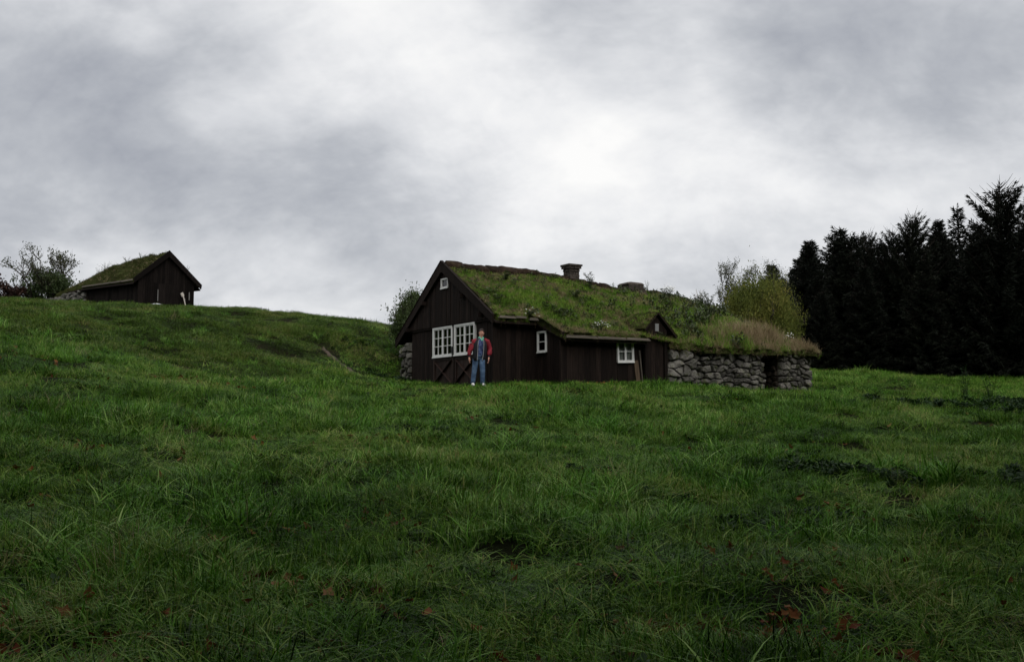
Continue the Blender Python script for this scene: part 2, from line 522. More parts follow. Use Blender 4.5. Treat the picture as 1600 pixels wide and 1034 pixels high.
def ground_base(x, y):
    x, y = np.asarray(x, float), np.asarray(y, float)
    cx, cy = np.clip(x, -60, 55), np.clip(y, -20, 95)
    n = len(CTRL)
    z = TP[n] + TP[n + 1] * cx / 10 + TP[n + 2] * cy / 10
    for i in range(n):
        d2 = ((cx - CTRL[i, 0]) ** 2 + (cy - CTRL[i, 1]) ** 2) / 100
        z = z + TP[i] * 0.5 * d2 * np.log(d2 + 1e-12)
    far = np.clip((np.hypot(x, y - 30) - 50) / 120, 0, 1)
    far = far * far * (3 - 2 * far)
    return z * (1 - far) + 2.0 * far


CABIN_O = (-2.204, 33.0)
TH = R(31)
ZB = 2.40
HUT_O = (-18.16, 52.0)
PH = R(50)
HZ = 6.95


def cabin_uv(x, y):
    dx, dy = x - CABIN_O[0], y - CABIN_O[1]
    return dx * math.cos(TH) + dy * math.sin(TH), dx * math.sin(TH) - dy * math.cos(TH)


def hut_ab(x, y):
    dx, dy = x - HUT_O[0], y - HUT_O[1]
    return dx * math.cos(PH) + dy * math.sin(PH), -dx * math.sin(PH) + dy * math.cos(PH)


def ground(x, y):
    x, y = np.asarray(x, float), np.asarray(y, float)
    z = ground_base(x, y)
    u, v = cabin_uv(x, y)
    near = np.maximum(np.maximum(-1.0 - u, u - 13.2), np.maximum(-4.2 - v, v - 5.4))
    k = np.clip(near / 2.0, 0.15, 1)
    z = z + k * (0.30 * (fbm(x / 5.5, y / 5.5, 3, 3) - 0.5) + 0.36 * (fbm(x / 1.4, y / 1.4, 11, 3) - 0.5))
    return z


def axis(lo, hi, step, far):
    a = list(np.arange(lo, hi + 1e-6, step))
    s_, x = step, hi
    while x < far:
        s_ *= 1.35
        x += s_
        a.append(x)
    s_, x = step, lo
    while x > -far:
        s_ *= 1.35
        x -= s_
        a.insert(0, x)
    return np.array(a)


gx, gy = axis(-34, 32, 0.3, 900), axis(-4, 62, 0.3, 900)
GX, GY = np.meshgrid(gx, gy)
GZ = ground(GX, GY)
nx, ny = len(gx), len(gy)
gv = np.stack([GX.ravel(), GY.ravel(), GZ.ravel()], 1)
ii, jj = np.meshgrid(np.arange(nx - 1), np.arange(ny - 1))
q = (jj * nx + ii).ravel()
gf = np.stack([q, q + 1, q + nx + 1, q + nx], 1)
me = bpy.data.meshes.new('ground')
me.vertices.add(len(gv))
me.vertices.foreach_set('co', gv.ravel())
me.loops.add(gf.size)
me.loops.foreach_set('vertex_index', gf.ravel())
me.polygons.add(len(gf))
me.polygons.foreach_set('loop_start', np.arange(0, gf.size, 4))
me.update(calc_edges=True)
me.validate()
me.shade_smooth()
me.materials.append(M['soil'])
g_o = bpy.data.objects.new('ground', me)
link(g_o)
tag(g_o, 'grassy meadow rising to a hill crest beside the cabin', kind='structure')

# trodden path climbing the bank beside the cabin
PATH = [(-3.9, 30.9), (-4.4, 32.0), (-4.95, 33.2), (-5.6, 34.4), (-6.1, 35.6), (-6.8, 36.8), (-7.3, 37.8)]
pth = np.array(PATH)
tt = np.linspace(0, len(PATH) - 1, 60)
pxs = np.interp(tt, np.arange(len(PATH)), pth[:, 0]) + 0.12 * np.sin(tt * 2.3)
pys = np.interp(tt, np.arange(len(PATH)), pth[:, 1])
pv, pf = [], []
for i in range(60):
    wd = 0.14 + 0.05 * math.sin(i * .9) + 0.04 * math.sin(i * 2.3)
    wd *= min(1, i / 6 + .2, (59 - i) / 8 + .15)
    for k in range(5):
        x = pxs[i] + wd * (k / 2 - 1)
        y = pys[i] + wd * .4 * (k / 2 - 1)
        pv.append((x, y, float(ground(x, y)) + (0.035 if 0 < k < 4 else -0.03)))
for i in range(59):
    for k in range(4):
        a = i * 5 + k
        pf.append((a, a + 1, a + 6, a + 5))
tag(mesh_obj('path', pv, pf, M['trod'], smooth=True), 'narrow trodden earth path climbing the bank', kind='structure')


# ------------------------------------------------------------------ cabin
def Lp(u, v, z):
    return (u, -v, z - ZB)


cabin = empty('turf_cabin', (CABIN_O[0], CABIN_O[1], ZB), TH)
tag(cabin, 'long dark timber and stone cabin with a grass-grown turf roof and white windows', 'cabin')

RU = np.array([-.4, 0, 1.05, 2.57, 3.9, 5.07, 6.1, 7, 7.7, 9.1, 10.06, 10.9, 11.5, 12.0, 12.45])
RZ = np.array([6.45, 6.46, 6.44, 6.43, 6.37, 6.25, 6.16, 6.03, 6.03, 5.97, 5.90, 5.76, 5.40, 4.80, 4.15])
MU = np.array([-.4, 1.5, 5.0, 9.0, 11, 12.0, 12.45])
MZ = np.array([4.60, 4.58, 4.52, 4.48, 4.38, 4.10, 3.78])
EU = np.array([-.4, 4.5, 5.6, 7, 12, 12.45])
EZ_ = np.array([3.99, 3.99, 3.84, 3.74, 3.76, 3.62])


def roof_z(u, v):
    """top of the turf (world z) without bumps"""
    u, v = np.asarray(u, float), np.asarray(v, float)
    r_, m_, e_ = np.interp(u, RU, RZ), np.interp(u, MU, MZ), np.interp(u, EU, EZ_)
    a = np.clip(np.abs(v) / 3.3, 0, None)
    zr = np.where(v <= 3.3, r_ + (m_ - r_) * np.clip(v / 3.3, 0, 1), m_ + (e_ - m_) * (v - 3.3) / 1.5)
    lz = np.interp(u, [-.4, 10, 12.45], [4.28, 4.2, 3.5])
    zl = r_ + (lz - r_) * (-v / 3.5)
    z = np.where(v >= 0, zr, zl)
    return z + 0.06 * np.sin(np.clip(np.abs(v) / 3.4, 0, 1) * math.pi)


def roof_bump(u, v):
    e = np.clip((u + .1) / 0.5, 0.1, 1)
    return e * (0.16 * (fbm(u / 1.1, v / 1.1, 31, 4) - 0.5) + 0.10 * (fbm(u / 3, v / 2, 37, 2) - 0.4))


def eave_v(u):
    return 3.50 if u < 1.42 else (4.90 if u < 4.56 else (4.35 if u < 5.52 else 4.60))


roof_deck = MB()
us = np.concatenate([np.linspace(-.12, 1.42, 6), np.linspace(1.43, 4.55, 7), np.linspace(4.57, 5.51, 4), np.linspace(5.53, 12.3, 16)])
for i in range(len(us) - 1):
    u0, u1 = us[i], us[i + 1]
    if abs(u1 - u0) < .05:
        continue
    ev = eave_v((u0 + u1) / 2)
    prof = [-3.55, -1.8, 0, 1.7, 3.3, ev]
    for k in range(len(prof) - 1):
        v0, v1 = prof[k], prof[k + 1]
        if v1 - v0 < .01:
            continue
        c = [(u0, v0), (u1, v0), (u1, v1), (u0, v1)]
        top = [Lp(a, b, float(roof_z(a, b)) - .21) for a, b in c]
        bot = [Lp(a, b, float(roof_z(a, b)) - .26) for a, b in c]
        roof_deck.add(top + bot, [(3, 2, 1, 0), (4, 5, 6, 7), (0, 1, 5, 4), (1, 2, 6, 5), (2, 3, 7, 6), (3, 0, 4, 7)])
roof = roof_deck.build('roof', M['wood'], cabin)

# turf blanket: height field with a ragged cut edge
du = 0.11
UU = np.arange(-.06, 12.46, du)
VV = np.arange(-3.55, 4.96, du)
idx = {}
tv, tf = [], []


def in_turf(u, v):
    j = 0.07 * (float(vnoise(u * 2.2, v * 2.2, 5)) - .5)
    vm = 3.43 if u < 1.40 else (4.86 if not 4.58 < u < 5.55 else 4.40)
    if u > 5.55:
        vm += .12 * (float(vnoise(u * 1.7, 2.0, 15)) - .5) + .05 * math.sin(u * 9)
    return -3.5 < v < vm + j * 2


cells = [[in_turf(UU[i] + du / 2, VV[k] + du / 2) for k in range(len(VV) - 1)] for i in range(len(UU) - 1)]


def tvert(i, k, low=False):
    key = (i, k, low)
    if key not in idx:
        u, v = UU[i], VV[k]
        z = float(roof_z(u, v) + roof_bump(u, v))
        jx, jy = .03 * (random.random() - .5), .03 * (random.random() - .5)
        if low:
            z = float(roof_z(u, v)) - .20
        idx[key] = len(tv)
        tv.append(Lp(u + jx, v + jy, z))
    return idx[key]


for i in range(len(UU) - 1):
    for k in range(len(VV) - 1):
        if not cells[i][k]:
            continue
        tf.append((tvert(i, k + 1), tvert(i + 1, k + 1), tvert(i + 1, k), tvert(i, k)))
        for di, dk, (a, b) in ((-1, 0, ((i, k), (i, k + 1))), (1, 0, ((i + 1, k + 1), (i + 1, k))), (0, -1, ((i + 1, k), (i, k))), (0, 1, ((i, k + 1), (i + 1, k + 1)))):
            i2, k2 = i + di, k + dk
            if not (0 <= i2 < len(UU) - 1 and 0 <= k2 < len(VV) - 1 and cells[i2][k2]):
                tf.append((tvert(*a), tvert(*b), tvert(*b, True), tvert(*a, True)))
turf = mesh_obj('turf', tv, tf, M['turf'], roof, smooth=True)

# row of cut peat sods along the ridge
u = -.02
sod_i = 0
while u < 10.9:
    w = random.uniform(.30, .75)
    h = random.uniform(.02, .09)
    z1 = float(np.interp(u + w, RU, RZ))
    za = float(np.interp(u, RU, RZ))
    b = bmesh.new()
    bmesh.ops.create_cube(b, size=1)
    bmesh.ops.subdivide_edges(b, edges=b.edges, cuts=3, use_grid_fill=True)
    hw = random.uniform(.22, .34)
    for vt in b.verts:
        s_ = vt.co.x + .5
        yy = vt.co.y * 2
        rnd = (1 - yy * yy) ** .5 if abs(yy) < 1 else 0
        y = yy * hw
        top = max(0, vt.co.z) * 2
        z = za + (z1 - za) * s_ - .05 - abs(y) * .50 + (vt.co.z + .5) * (.10 + h) + top * .05 * rnd
        n3 = mnoise.noise_vector(Vector((u * 3 + s_ * w * 6, y * 6, vt.co.z * 4 + sod_i)))
        end = min(1, 8 * s_ * (1 - s_) + .35)
        vt.co = Vector((u + s_ * (w + .02) + n3.x * .02, y * (.8 + .2 * end) + n3.y * .035, z * 1.0 + (n3.z * .035 - (1 - end) * .03) * (1 if vt.co.z > -.3 else .3) - ZB))
    msh = bpy.data.meshes.new('ridge_sod')
    b.to_mesh(msh)
    b.free()
    msh.shade_smooth()
    msh.materials.append(M['peat'])
    link(bpy.data.objects.new('ridge_sod', msh), roof)
    u += w
    sod_i += 1


# ---- boards, walls, windows
def plank_wall(name, loc, rz, x0, x1, zb, ztop, bw, m, parent, holes=(), yf=-.02, ragged=0.0, bname='board'):
    """wall part = thin backing sheet; every board is a child of it. Outward is local -y."""
    cuts = sorted({x0, x1, *[h[0] for h in holes], *[h[1] for h in holes]})
    cuts = [c for c in cuts if x0 <= c <= x1]
    bk = MB()
    fine_ = []
    for a, b in zip(cuts[:-1], cuts[1:]):
        n = max(1, int((b - a) / .6))
        for i in range(n):
            fine_.append((a + (b - a) * i / n, a + (b - a) * (i + 1) / n))

    def spans(a, b):
        mid = (a + b) / 2
        hs = sorted((h[2], h[3]) for h in holes if h[0] - 1e-4 <= mid <= h[1] + 1e-4)
        out, z = [], zb
        for h0, h1 in hs:
            if h0 > z:
                out.append((z, h0))
            z = h1
        out.append((z, None))
        return out
    for a, b in fine_:
        for s0, s1 in spans(a, b):
            ta, tb = (s1, s1) if s1 is not None else (ztop(a), ztop(b))
            if min(ta, tb) - s0 < .02:
                continue
            bk.prism([(a, s0), (b, s0), (b, tb), (a, ta)], .022, .07)
    wall = bk.build(name, m, parent, loc=loc, rz=rz)
    # boards never straddle a hole edge
    for a0, b0 in zip(cuts[:-1], cuts[1:]):
        n = max(1, round((b0 - a0) / bw))
        for i in range(n):
            a = a0 + (b0 - a0) * i / n + .004
            b = a0 + (b0 - a0) * (i + 1) / n - .004
            for s0, s1 in spans(a, b):
                ta, tb = (s1, s1) if s1 is not None else (ztop(a) - .004, ztop(b) - .004)
                sb = s0 - (random.uniform(0, ragged) if s0 == zb else 0)
                if min(ta, tb) - sb < .03:
                    continue
                j = random.uniform(-.012, .006)
                mb = MB()
                mb.prism([(a, sb), (b, sb), (b, tb), (a, ta)], yf + j, .018)
                mb.build(bname, m, wall)
    return wall


def window(name, parent, loc, rz, w, h, casements, cols, rows, fr=.048, tilt=0.0, stile=.040, curtain=True, mun=.022):
    """white painted window; origin at the lower left corner, outward is -y"""
    f = MB()
    f.box(0, w, -.05, .05, 0, fr)
    f.box(0, w, -.05, .05, h - fr, h)
    f.box(0, fr, -.05, .05, fr, h - fr)
    f.box(w - fr, w, -.05, .05, fr, h - fr)
    o = f.build(name, M['white'], parent, loc=loc, rz=rz)
    if tilt:
        o.rotation_euler = (0, tilt, rz)
    MB().box(-.008, w + .008, -.066, -.052, -.018, .022).build('sill', M['white'], o)
    iw = (w - 2 * fr) / casements
    for c in range(casements):
        x0 = fr + c * iw
        x1 = x0 + iw
        s = MB()
        z0, z1 = fr, h - fr
        s.box(x0 + .002, x0 + stile, -.038, .03, z0 + .002, z1 - .002)
        s.box(x1 - stile, x1 - .002, -.038, .03, z0 + .002, z1 - .002)
        s.box(x0 + stile, x1 - stile, -.036, .028, z0 + .002, z0 + stile)
        s.box(x0 + stile, x1 - stile, -.036, .028, z1 - stile, z1 - .002)
        s.build('casement', M['white'], o)
        a0, a1, b0, b1 = x0 + stile, x1 - stile, z0 + stile, z1 - stile
        if cols * rows == 1:
            MB().box(a0 + .001, a1 - .001, -.006, -.002, b0 + .001, b1 - .001).build('pane', M['glass'], o)
        else:
            mm = MB()
            for k in range(1, cols):
                x = a0 + (a1 - a0) * k / cols
                mm.box(x - mun / 2, x + mun / 2, -.03, .02, b0, b1)
            xs = [a0] + [a0 + (a1 - a0) * k / cols for k in range(1, cols)] + [a1]
            for k in range(1, rows):
                z = b0 + (b1 - b0) * k / rows
                for q_ in range(cols):
                    l_ = xs[q_] + (mun / 2 if q_ else 0)
                    r_ = xs[q_ + 1] - (mun / 2 if q_ < cols - 1 else 0)
                    mm.box(l_, r_, -.028, .018, z - mun / 2, z + mun / 2)
            mm.build('glazing_bars', M['white'], o)
            for q_ in range(cols):
                for k in range(rows):
                    l_ = xs[q_] + (mun / 2 if q_ else 0) + .001
                    r_ = xs[q_ + 1] - (mun / 2 if q_ < cols - 1 else 0) - .001
                    zb_ = b0 + (b1 - b0) * k / rows + (mun / 2 if k else 0) + .001
                    zt_ = b0 + (b1 - b0) * (k + 1) / rows - (mun / 2 if k < rows - 1 else 0) - .001
                    MB().box(l_, r_, -.006, -.002, zb_, zt_).build('pane', M['glass'], o)
        if curtain:
            cv, cf = [], []
            cw = (a1 - a0 + .04) * (curtain if isinstance(curtain, float) else .52)
            for k in range(13):
                x = a0 - .02 + cw * k / 12
                y = .062 + .014 * math.sin(k * 1.7)
                cv += [(x, y, b0 - .06), (x, y, b1 + .06)]
            for k in range(12):
                cf.append((2 * k, 2 * k + 2, 2 * k + 3, 2 * k + 1))
            mesh_obj('curtain', cv, cf, M['curtain'], o, smooth=True)
    return o


G = R(-90)          # gable faces turn: local x runs along +v, outward -y points to -u
Z0 = ZB - .5        # boards run down into the grass


def rel(z):
    return z - ZB


def gable_top(v):
    return rel(float(roof_z(0.0, v))) - .30


# lower gable wall; doors stand in two openings
plank_wall('gable_wall', Lp(0, 0, ZB), G, -2.55, 3.22, -.5, lambda v: min(2.03, gable_top(v)), .17, M['wood'], cabin,
           holes=[(-.86, .62, -.5, 2.01), (.70, 2.14, -.5, 2.01)])
plank_wall('gable_boarding', Lp(-.075, 0, ZB), G, -3.2, 3.28, 2.02, lambda v: max(2.04, gable_top(v)), .15, M['wood'], cabin,
           holes=[(-.17, .37, 3.25, 3.60)])
MB().box(-2.6, 3.24, -.045, .05, 1.955, 2.018).build('gable_beam', M['wood'], cabin, loc=Lp(-.03, 0, ZB), rz=G)
window('window', cabin, Lp(-.075, -.15, 5.66), G, .50, .335, 1, 1, 1, fr=.036, stile=.022, curtain=1.0)  # full pale curtain added to lighten the pane like a reflection
# two door leaves: window above, crossed braces below
for k, (v0, v1) in enumerate(((-.855, .615), (.705, 2.135))):
    d = MB()
    w_ = v1 - v0
    d.box(0, w_, .0, .04, -.32, .98)
    leaf = d.build('door', M['door'], cabin, loc=Lp(.02, v0, ZB), rz=G)
    n = 8
    for i in range(n):
        MB().box(w_ * i / n + .004, w_ * (i + 1) / n - .004, -.018 + random.uniform(-.004, .004), -.002, -.32, .955).build('board', M['door'], leaf)
    for x in (.05, w_ - .05):
        MB().box(x - .05, x + .05, -.05, -.024, -.3, .95).build('stile', M['door'], leaf)
    MB().box(.10, w_ - .10, -.048, -.024, .87, .96).build('rail', M['door'], leaf)
    MB().box(.10, w_ - .10, -.048, -.024, .02, .11).build('rail', M['door'], leaf)
    MB().bar((.12, -.056, .12), (w_ - .12, -.056, .86), .012, .085, (0, 1, 0)).build('brace', M['door'], leaf)
    MB().bar((.12, -.062, .86), (w_ - .12, -.062, .12), .012, .085, (0, 1, 0)).build('brace', M['door'], leaf)
    wn = window('window', cabin, Lp(-.03, v0 + .03, 3.39), G, w_ - .05, 1.0, 2, 2, 3)
MB().box(0, .085, -.055, .05, -.5, 1.95).build('door_post', M['wood'], cabin, loc=Lp(0, .617, ZB), rz=G)
MB().box(-.02, .11, -.11, -.056, 1.08, 1.30).build('lock_box', M['iron'], cabin, loc=Lp(0, .60, ZB), rz=G)

# barge boards and purlin ends
for sgn, v1, z1, nm in ((1, 3.46, 4.50, 'barge_board'), (-1, -3.62, 4.13, 'barge_board')):
    zpk = 6.58
    p0, p1 = (0, rel(zpk)), (v1, rel(z1))
    poly = [(p0[0], p0[1] - .36), (p1[0] - sgn * .03, p1[1] - .25), (p1[0], p1[1]), (p0[0], p0[1])]
    if sgn < 0:
        poly = poly[::-1]
    MB().prism([(x + sgn * .002, z) for x, z in poly], -.035, .01).build(nm, M['wood'], cabin, loc=Lp(-.16, 0, ZB), rz=G)
    # weathered cover strip on the board's upper edge
    MB().bar((sgn * .01, -.01, rel(zpk) + .012), (v1, -.01, rel(z1) + .012), .09, .02, (0, 0, 1)).build('cover_strip', M['wood'], cabin, loc=Lp(-.16, 0, ZB), rz=G)
for v in (-2.6, -1.3, 1.45, 2.65):
    zc = float(roof_z(0, v)) - .42
    MB().box(v - .06, v + .06, -.20, .1, rel(zc) - .07, rel(zc) + .06).build('purlin_end', M['wood'], cabin, loc=Lp(-.075, 0, ZB), rz=G)

# long side: recessed wall, outshot end wall, outshot front
plank_wall('side_wall', Lp(0, 3.22, ZB), 0, .02, 1.50, -.5, lambda x: rel(4.34), .19, M['wood'], cabin)
plank_wall('outshot_end_wall', Lp(1.50, 0, ZB), G, 3.235, 4.62, -.5, lambda v: rel(float(roof_z(1.6, v))) - .27, .2, M['wood'], cabin,
           holes=[(3.42, 3.90, rel(3.41), rel(4.04))])
window('window', cabin, Lp(1.47, 3.41, 3.40), G, .50, .65, 1, 1, 2, fr=.034, stile=.026, curtain=False)
plank_wall('outshot_wall', Lp(0, 4.62, ZB), 0, 1.50, 4.56, -.5, lambda x: rel(3.75), .20, M['wood'], cabin,
           holes=[(3.60, 4.20, rel(3.13), rel(3.745))], ragged=.0)
window('window', cabin, Lp(3.58, 4.65, 3.10), 0, .64, .67, 2, 1, 2, fr=.036, stile=.032, tilt=R(-2.0), curtain=1.0)
MB().bar((1.50, -4.65, -.5), (1.50, -4.65, rel(3.72)), .09, .09, (0, 1, 0)).build('corner_post', M['wood'], cabin)
MB().bar((-.03, -3.245, -.5), (-.03, -3.245, rel(4.30)), .12, .12, (0, 1, 0)).build('corner_post', M['wood'], cabin)
MB().bar((4.42, -4.70, -.3), (4.30, -4.67, 0.78), .16, .025, (0, 1, 0)).build('loose_board', M['brown_wood'], cabin)
MB().bar((4.56, -4.72, -.3), (4.44, -4.675, 1.1), .035, .035, (0, 1, 0)).build('leaning_batten', M['grey_wood'], cabin)
# outshot verge board and grey eave boards
MB().bar(Lp(1.40, 3.26, 4.44), Lp(1.40, 4.93, 3.84), .045, .22, (0, 0, 1)).build('verge_board', M['wood'], cabin)
for a, b, v, z in ((-.02, .55, 3.55, 4.42), (.57, .95, 3.53, 4.44), (1.05, 1.38, 3.55, 4.40), (1.46, 2.6, 4.95, 3.80), (2.61, 3.7, 4.95, 3.795), (3.71, 4.62, 4.955, 3.80)):
    MB().box(a, b, -.055, .05, -.02, .018).build('eave_board', M['grey_wood'], roof, loc=Lp(0, v, z + random.uniform(-.01, .01)))
    MB().box(a + .02, b - .02, -.02, -.002, .022, .06).build('eave_lip', M['grey_wood'], roof, loc=Lp(0, v, z))

# back wall and far end close the house
plank_wall('back_wall', Lp(0, -3.25, ZB), R(180), -12.2, 0, -.5, lambda x: rel(4.0) if x > -11 else rel(3.6), .3, M['wood'], cabin)
plank_wall('end_wall', Lp(12.2, 0, ZB), R(90), -3.2, 3.25, -.5, lambda x: rel(3.75), .3, M['wood'], cabin)

# porch with a small gable
PV = 4.78
pr = MB()
pr.box(4.58, 4.70, -.02, .10, -.5, rel(4.02))
pr.box(5.36, 5.47, -.02, .10, -.5, rel(4.02))
pr.box(4.70, 5.36, -.018, .09, rel(3.92), rel(4.02))
porch = pr.build('porch', M['wood'], cabin, loc=Lp(0, PV, ZB))
for i in range(4):
    a = 4.70 + .165 * i
    MB().box(a + .003, a + .162, .05 + random.uniform(-.004, .004), .08, -.5, rel(3.915)).build('door_board', M['wood'], porch)
gt = lambda x: rel(4.60) - abs(x - 5.02) * 1.05
for i in range(6):
    a = 4.60 + .142 * i
    b = a + .138
    if i in (2, 3):
        pass
    pts = [(a, rel(4.03)), (b, rel(4.03)), (b, max(rel(4.05), gt(b))), (a, max(rel(4.05), gt(a)))]
    if a < 5.02 < b:
        pts = [(a, rel(4.03)), (b, rel(4.03)), (b, gt(b)), (5.02, gt(5.02)), (a, gt(a))]
    MB().prism(pts, -.035, -.008).build('gable_board', M['wood'], porch)
MB().box(4.96, 5.10, -.055, -.038, rel(4.12), rel(4.36)).build('vent_hatch', plain('faded_white_board', (0.22, 0.22, 0.22)), porch)
for sgn, xe, ze in ((-1, 4.52, 4.12), (1, 5.76, 3.92)):
    a, b = Vector((5.02, 0, rel(4.66))), Vector((xe, 0, rel(ze)))
    nrm = Vector((-(b - a).z, 0, (b - a).x)).normalized()
    if nrm.z < 0:
        nrm = -nrm
    sl = MB()
    vs = []
    for y in (-.14, 1.3):
        for p, k in ((a, 0), (b, 0), (b, .05), (a, .05)):
            vs.append((p + nrm * k + Vector((0, y, 0))))
    f_ = [(0, 1, 2, 3), (7, 6, 5, 4), (0, 4, 5, 1), (1, 5, 6, 2), (2, 6, 7, 3), (3, 7, 4, 0)]
    sl.add(vs, f_ if sgn > 0 else [t[::-1] for t in f_])
    sl.build('porch_roof', M['wood'], porch)
    so = MB()
    nseg, ny_ = 8, 9
    grid = []
    for q_ in range(nseg + 1):
        for k in range(ny_):
            p = a.lerp(b, q_ / nseg) + Vector((0, -.13 + 1.35 * k / (ny_ - 1), 0))
            e = .5 if k == 0 or q_ == nseg else 1.0
            grid.append(p + nrm * (.055 + e * (.05 + .05 * float(vnoise(q_ * .9, k * .9 + 5 * sgn, 8)))))
    fs = []
    for q_ in range(nseg):
        for k in range(ny_ - 1):
            i_ = q_ * ny_ + k
            f4 = (i_, i_ + ny_, i_ + ny_ + 1, i_ + 1)
            fs.append(f4 if sgn > 0 else f4[::-1])
    nb_ = len(grid)
    lowr = [a.lerp(b, q_ / nseg) + Vector((0, -.13, 0)) + nrm * .052 for q_ in range(nseg + 1)]
    for q_ in range(nseg):
        fs.append((q_ * ny_, (q_ + 1) * ny_, nb_ + q_ + 1, nb_ + q_))
    so.add(grid + lowr, fs)
    so.build('porch_turf', M['turf'], porch, smooth=True)


# ---- dry stone walls: every stone an object
def clip_poly(poly, px_, py_, nx_, ny_):
    out = []
    n = len(poly)
    for i in range(n):
        a, b = poly[i], poly[(i + 1) % n]
        da = (a[0] - px_) * nx_ + (a[1] - py_) * ny_
        db = (b[0] - px_) * nx_ + (b[1] - py_) * ny_
        if da <= 0:
            out.append(a)
        if (da < 0 < db) or (db < 0 < da):
            t = da / (da - db)
            out.append((a[0] + (b[0] - a[0]) * t, a[1] + (b[1] - a[1]) * t))
    return out


def stone_wall(name, parent, loc, rz, x0, x1, z0, ztop, size, m, seed, thick=.5, offs=None, core=True):
    """dry stone wall face; outward is local -y. Part = dark core, stones are its children."""
    rd = random.Random(seed)
    if core:
        mb = MB()
        n = max(1, int((x1 - x0) / .4))
        for i in range(n):
            a, b = x0 + (x1 - x0) * i / n, x0 + (x1 - x0) * (i + 1) / n
            oy = offs((a + b) / 2) if offs else 0
            mb.prism([(a, z0 - .3), (b, z0 - .3), (b, ztop(b) - .06), (a, ztop(a) - .06)], .08 + oy, thick)
        wall = mb.build(name, M['earth'], parent, loc=loc, rz=rz)
    else:
        wall = link(bpy.data.objects.new(name, None), parent)
        wall.location, wall.rotation_euler = loc, (0, 0, rz)
    asp = 1.45
    seeds = []
    z = z0
    ztm = max(ztop(x0), ztop(x1), ztop((x0 + x1) / 2))
    while z < ztm:
        rh = size * rd.uniform(.55, 1.35)
        x = x0 - rd.uniform(0, size)
        while x < x1 + size:
            w = size * asp * rd.choice((.4, .6, .8, 1.0, 1.4, 1.9)) * rd.uniform(.8, 1.2)
            seeds.append((x + w / 2, z + rh / 2 + rd.uniform(-.45, .45) * rh))
            x += w
        z += rh
    pts = [(x / asp, z) for x, z in seeds]
    for i, (sx, sz) in enumerate(pts):
        if not (x0 - .02 < seeds[i][0] < x1 + .02) or sz > ztop(min(max(seeds[i][0], x0), x1)) - size * .25:
            continue
        poly = [(x0 / asp, z0 - .12), (x1 / asp, z0 - .12), (x1 / asp, ztop(x1)), (x0 / asp, ztop(x0))]
        for j, (tx, tz) in enumerate(pts):
            if i == j or abs(tx - sx) > size * 3 or abs(tz - sz) > size * 3:
                continue
            poly = clip_poly(poly, (sx + tx) / 2, (sz + tz) / 2, tx - sx, tz - sz)
            if len(poly) < 3:
                break
        if len(poly) < 3:
            continue
        poly = [(x * asp, zz_) for x, zz_ in poly]
        cx = sum(p[0] for p in poly) / len(poly)
        cz = sum(p[1] for p in poly) / len(poly)
        gap = rd.uniform(.010, .032)
        ch = []
        n = len(poly)
        for k in range(n):
            a, b = poly[k], poly[(k + 1) % n]
            if math.hypot(a[0] - b[0], a[1] - b[1]) < .012:
                continue
            r_ = rd.uniform(.06, .24)
            ch.append((a[0] + (b[0] - a[0]) * r_, a[1] + (b[1] - a[1]) * r_))
            ch.append((a[0] + (b[0] - a[0]) * (1 - r_), a[1] + (b[1] - a[1]) * (1 - r_)))
        if len(ch) < 4:
            continue
        n = len(ch)
        prd = rd.uniform(.0, .075)
        tx, tz = rd.uniform(-.25, .25), rd.uniform(-.3, .3)
        oy = offs(cx) if offs else 0
        vs = []
        for depth, sc in ((.30, .92), (.05, 1.0), (-.025, .95), (-.05, .80)):
            for (x, zz_) in ch:
                dx, dz = x - cx, zz_ - cz
                l_ = math.hypot(dx, dz) + 1e-6
                k = max(.2, (l_ - gap) / l_) * sc
                yy = depth - (prd if depth < .1 else 0)
                if depth < .03:
                    yy += dx * tx + dz * tz + rd.uniform(-.016, .016)
                    k *= rd.uniform(.90, 1.04)
                vs.append((dx * k, yy, dz * k))
        vs.append((0, -.055 - prd + rd.uniform(-.015, .01), 0))
        fs = []
        for r_ in range(3):
            for k in range(n):
                k2 = (k + 1) % n
                fs.append((r_ * n + k, r_ * n + k2, (r_ + 1) * n + k2, (r_ + 1) * n + k))
        for k in range(n):
            fs.append((3 * n + k, 3 * n + (k + 1) % n, 4 * n))
        st = mesh_obj('stone', vs, fs, m, wall, loc=(cx, oy, cz))
    return wall


pier = lambda x: (-.10 if x < 6.75 else (.10 if x < 7.15 else .02))
top_s = lambda x: rel(3.70) + .03 * math.sin(x * 3.1)
stone_wall('stone_wall', cabin, Lp(0, 4.66, ZB), 0, 5.50, 6.72, -.40, lambda x: rel(3.66), .30, M['stone'], 5, offs=lambda x: -.08)
stone_wall('stone_wall', cabin, Lp(0, 4.66, ZB), 0, 6.74, 9.84, -.50, top_s, .21, M['stone'], 6, offs=lambda x: .07 if x < 7.1 else 0.0)
stone_wall('stone_wall', cabin, Lp(0, 4.66, ZB), 0, 10.55, 12.12, -.65, lambda x: rel(3.66), .20, M['stone'], 7)
stone_wall('doorway_side', cabin, Lp(10.53, 0, ZB), R(-90), 3.3, 4.60, -.6, lambda x: rel(3.60), .22, M['earth'], 8, thick=.35)  # jamb stones coloured as dark earth to paint the doorway's shade
stone_wall('stone_wall', cabin, Lp(12.14, 0, ZB), R(90), -4.62, -3.3, -.65, lambda x: rel(3.6), .22, M['stone'], 9, thick=.4)
MB().box(9.75, 10.65, -.02, .35, rel(3.58), rel(3.66)).build('lintel', M['wood'], cabin, loc=Lp(0, 4.66, ZB))
MB().box(9.86, 10.54, 0, .05, -.5, rel(3.57)).build('doorway_shade_panel', M['wood'], cabin, loc=Lp(0, 4.12, ZB))  # dark panel added to fill the opening with shade
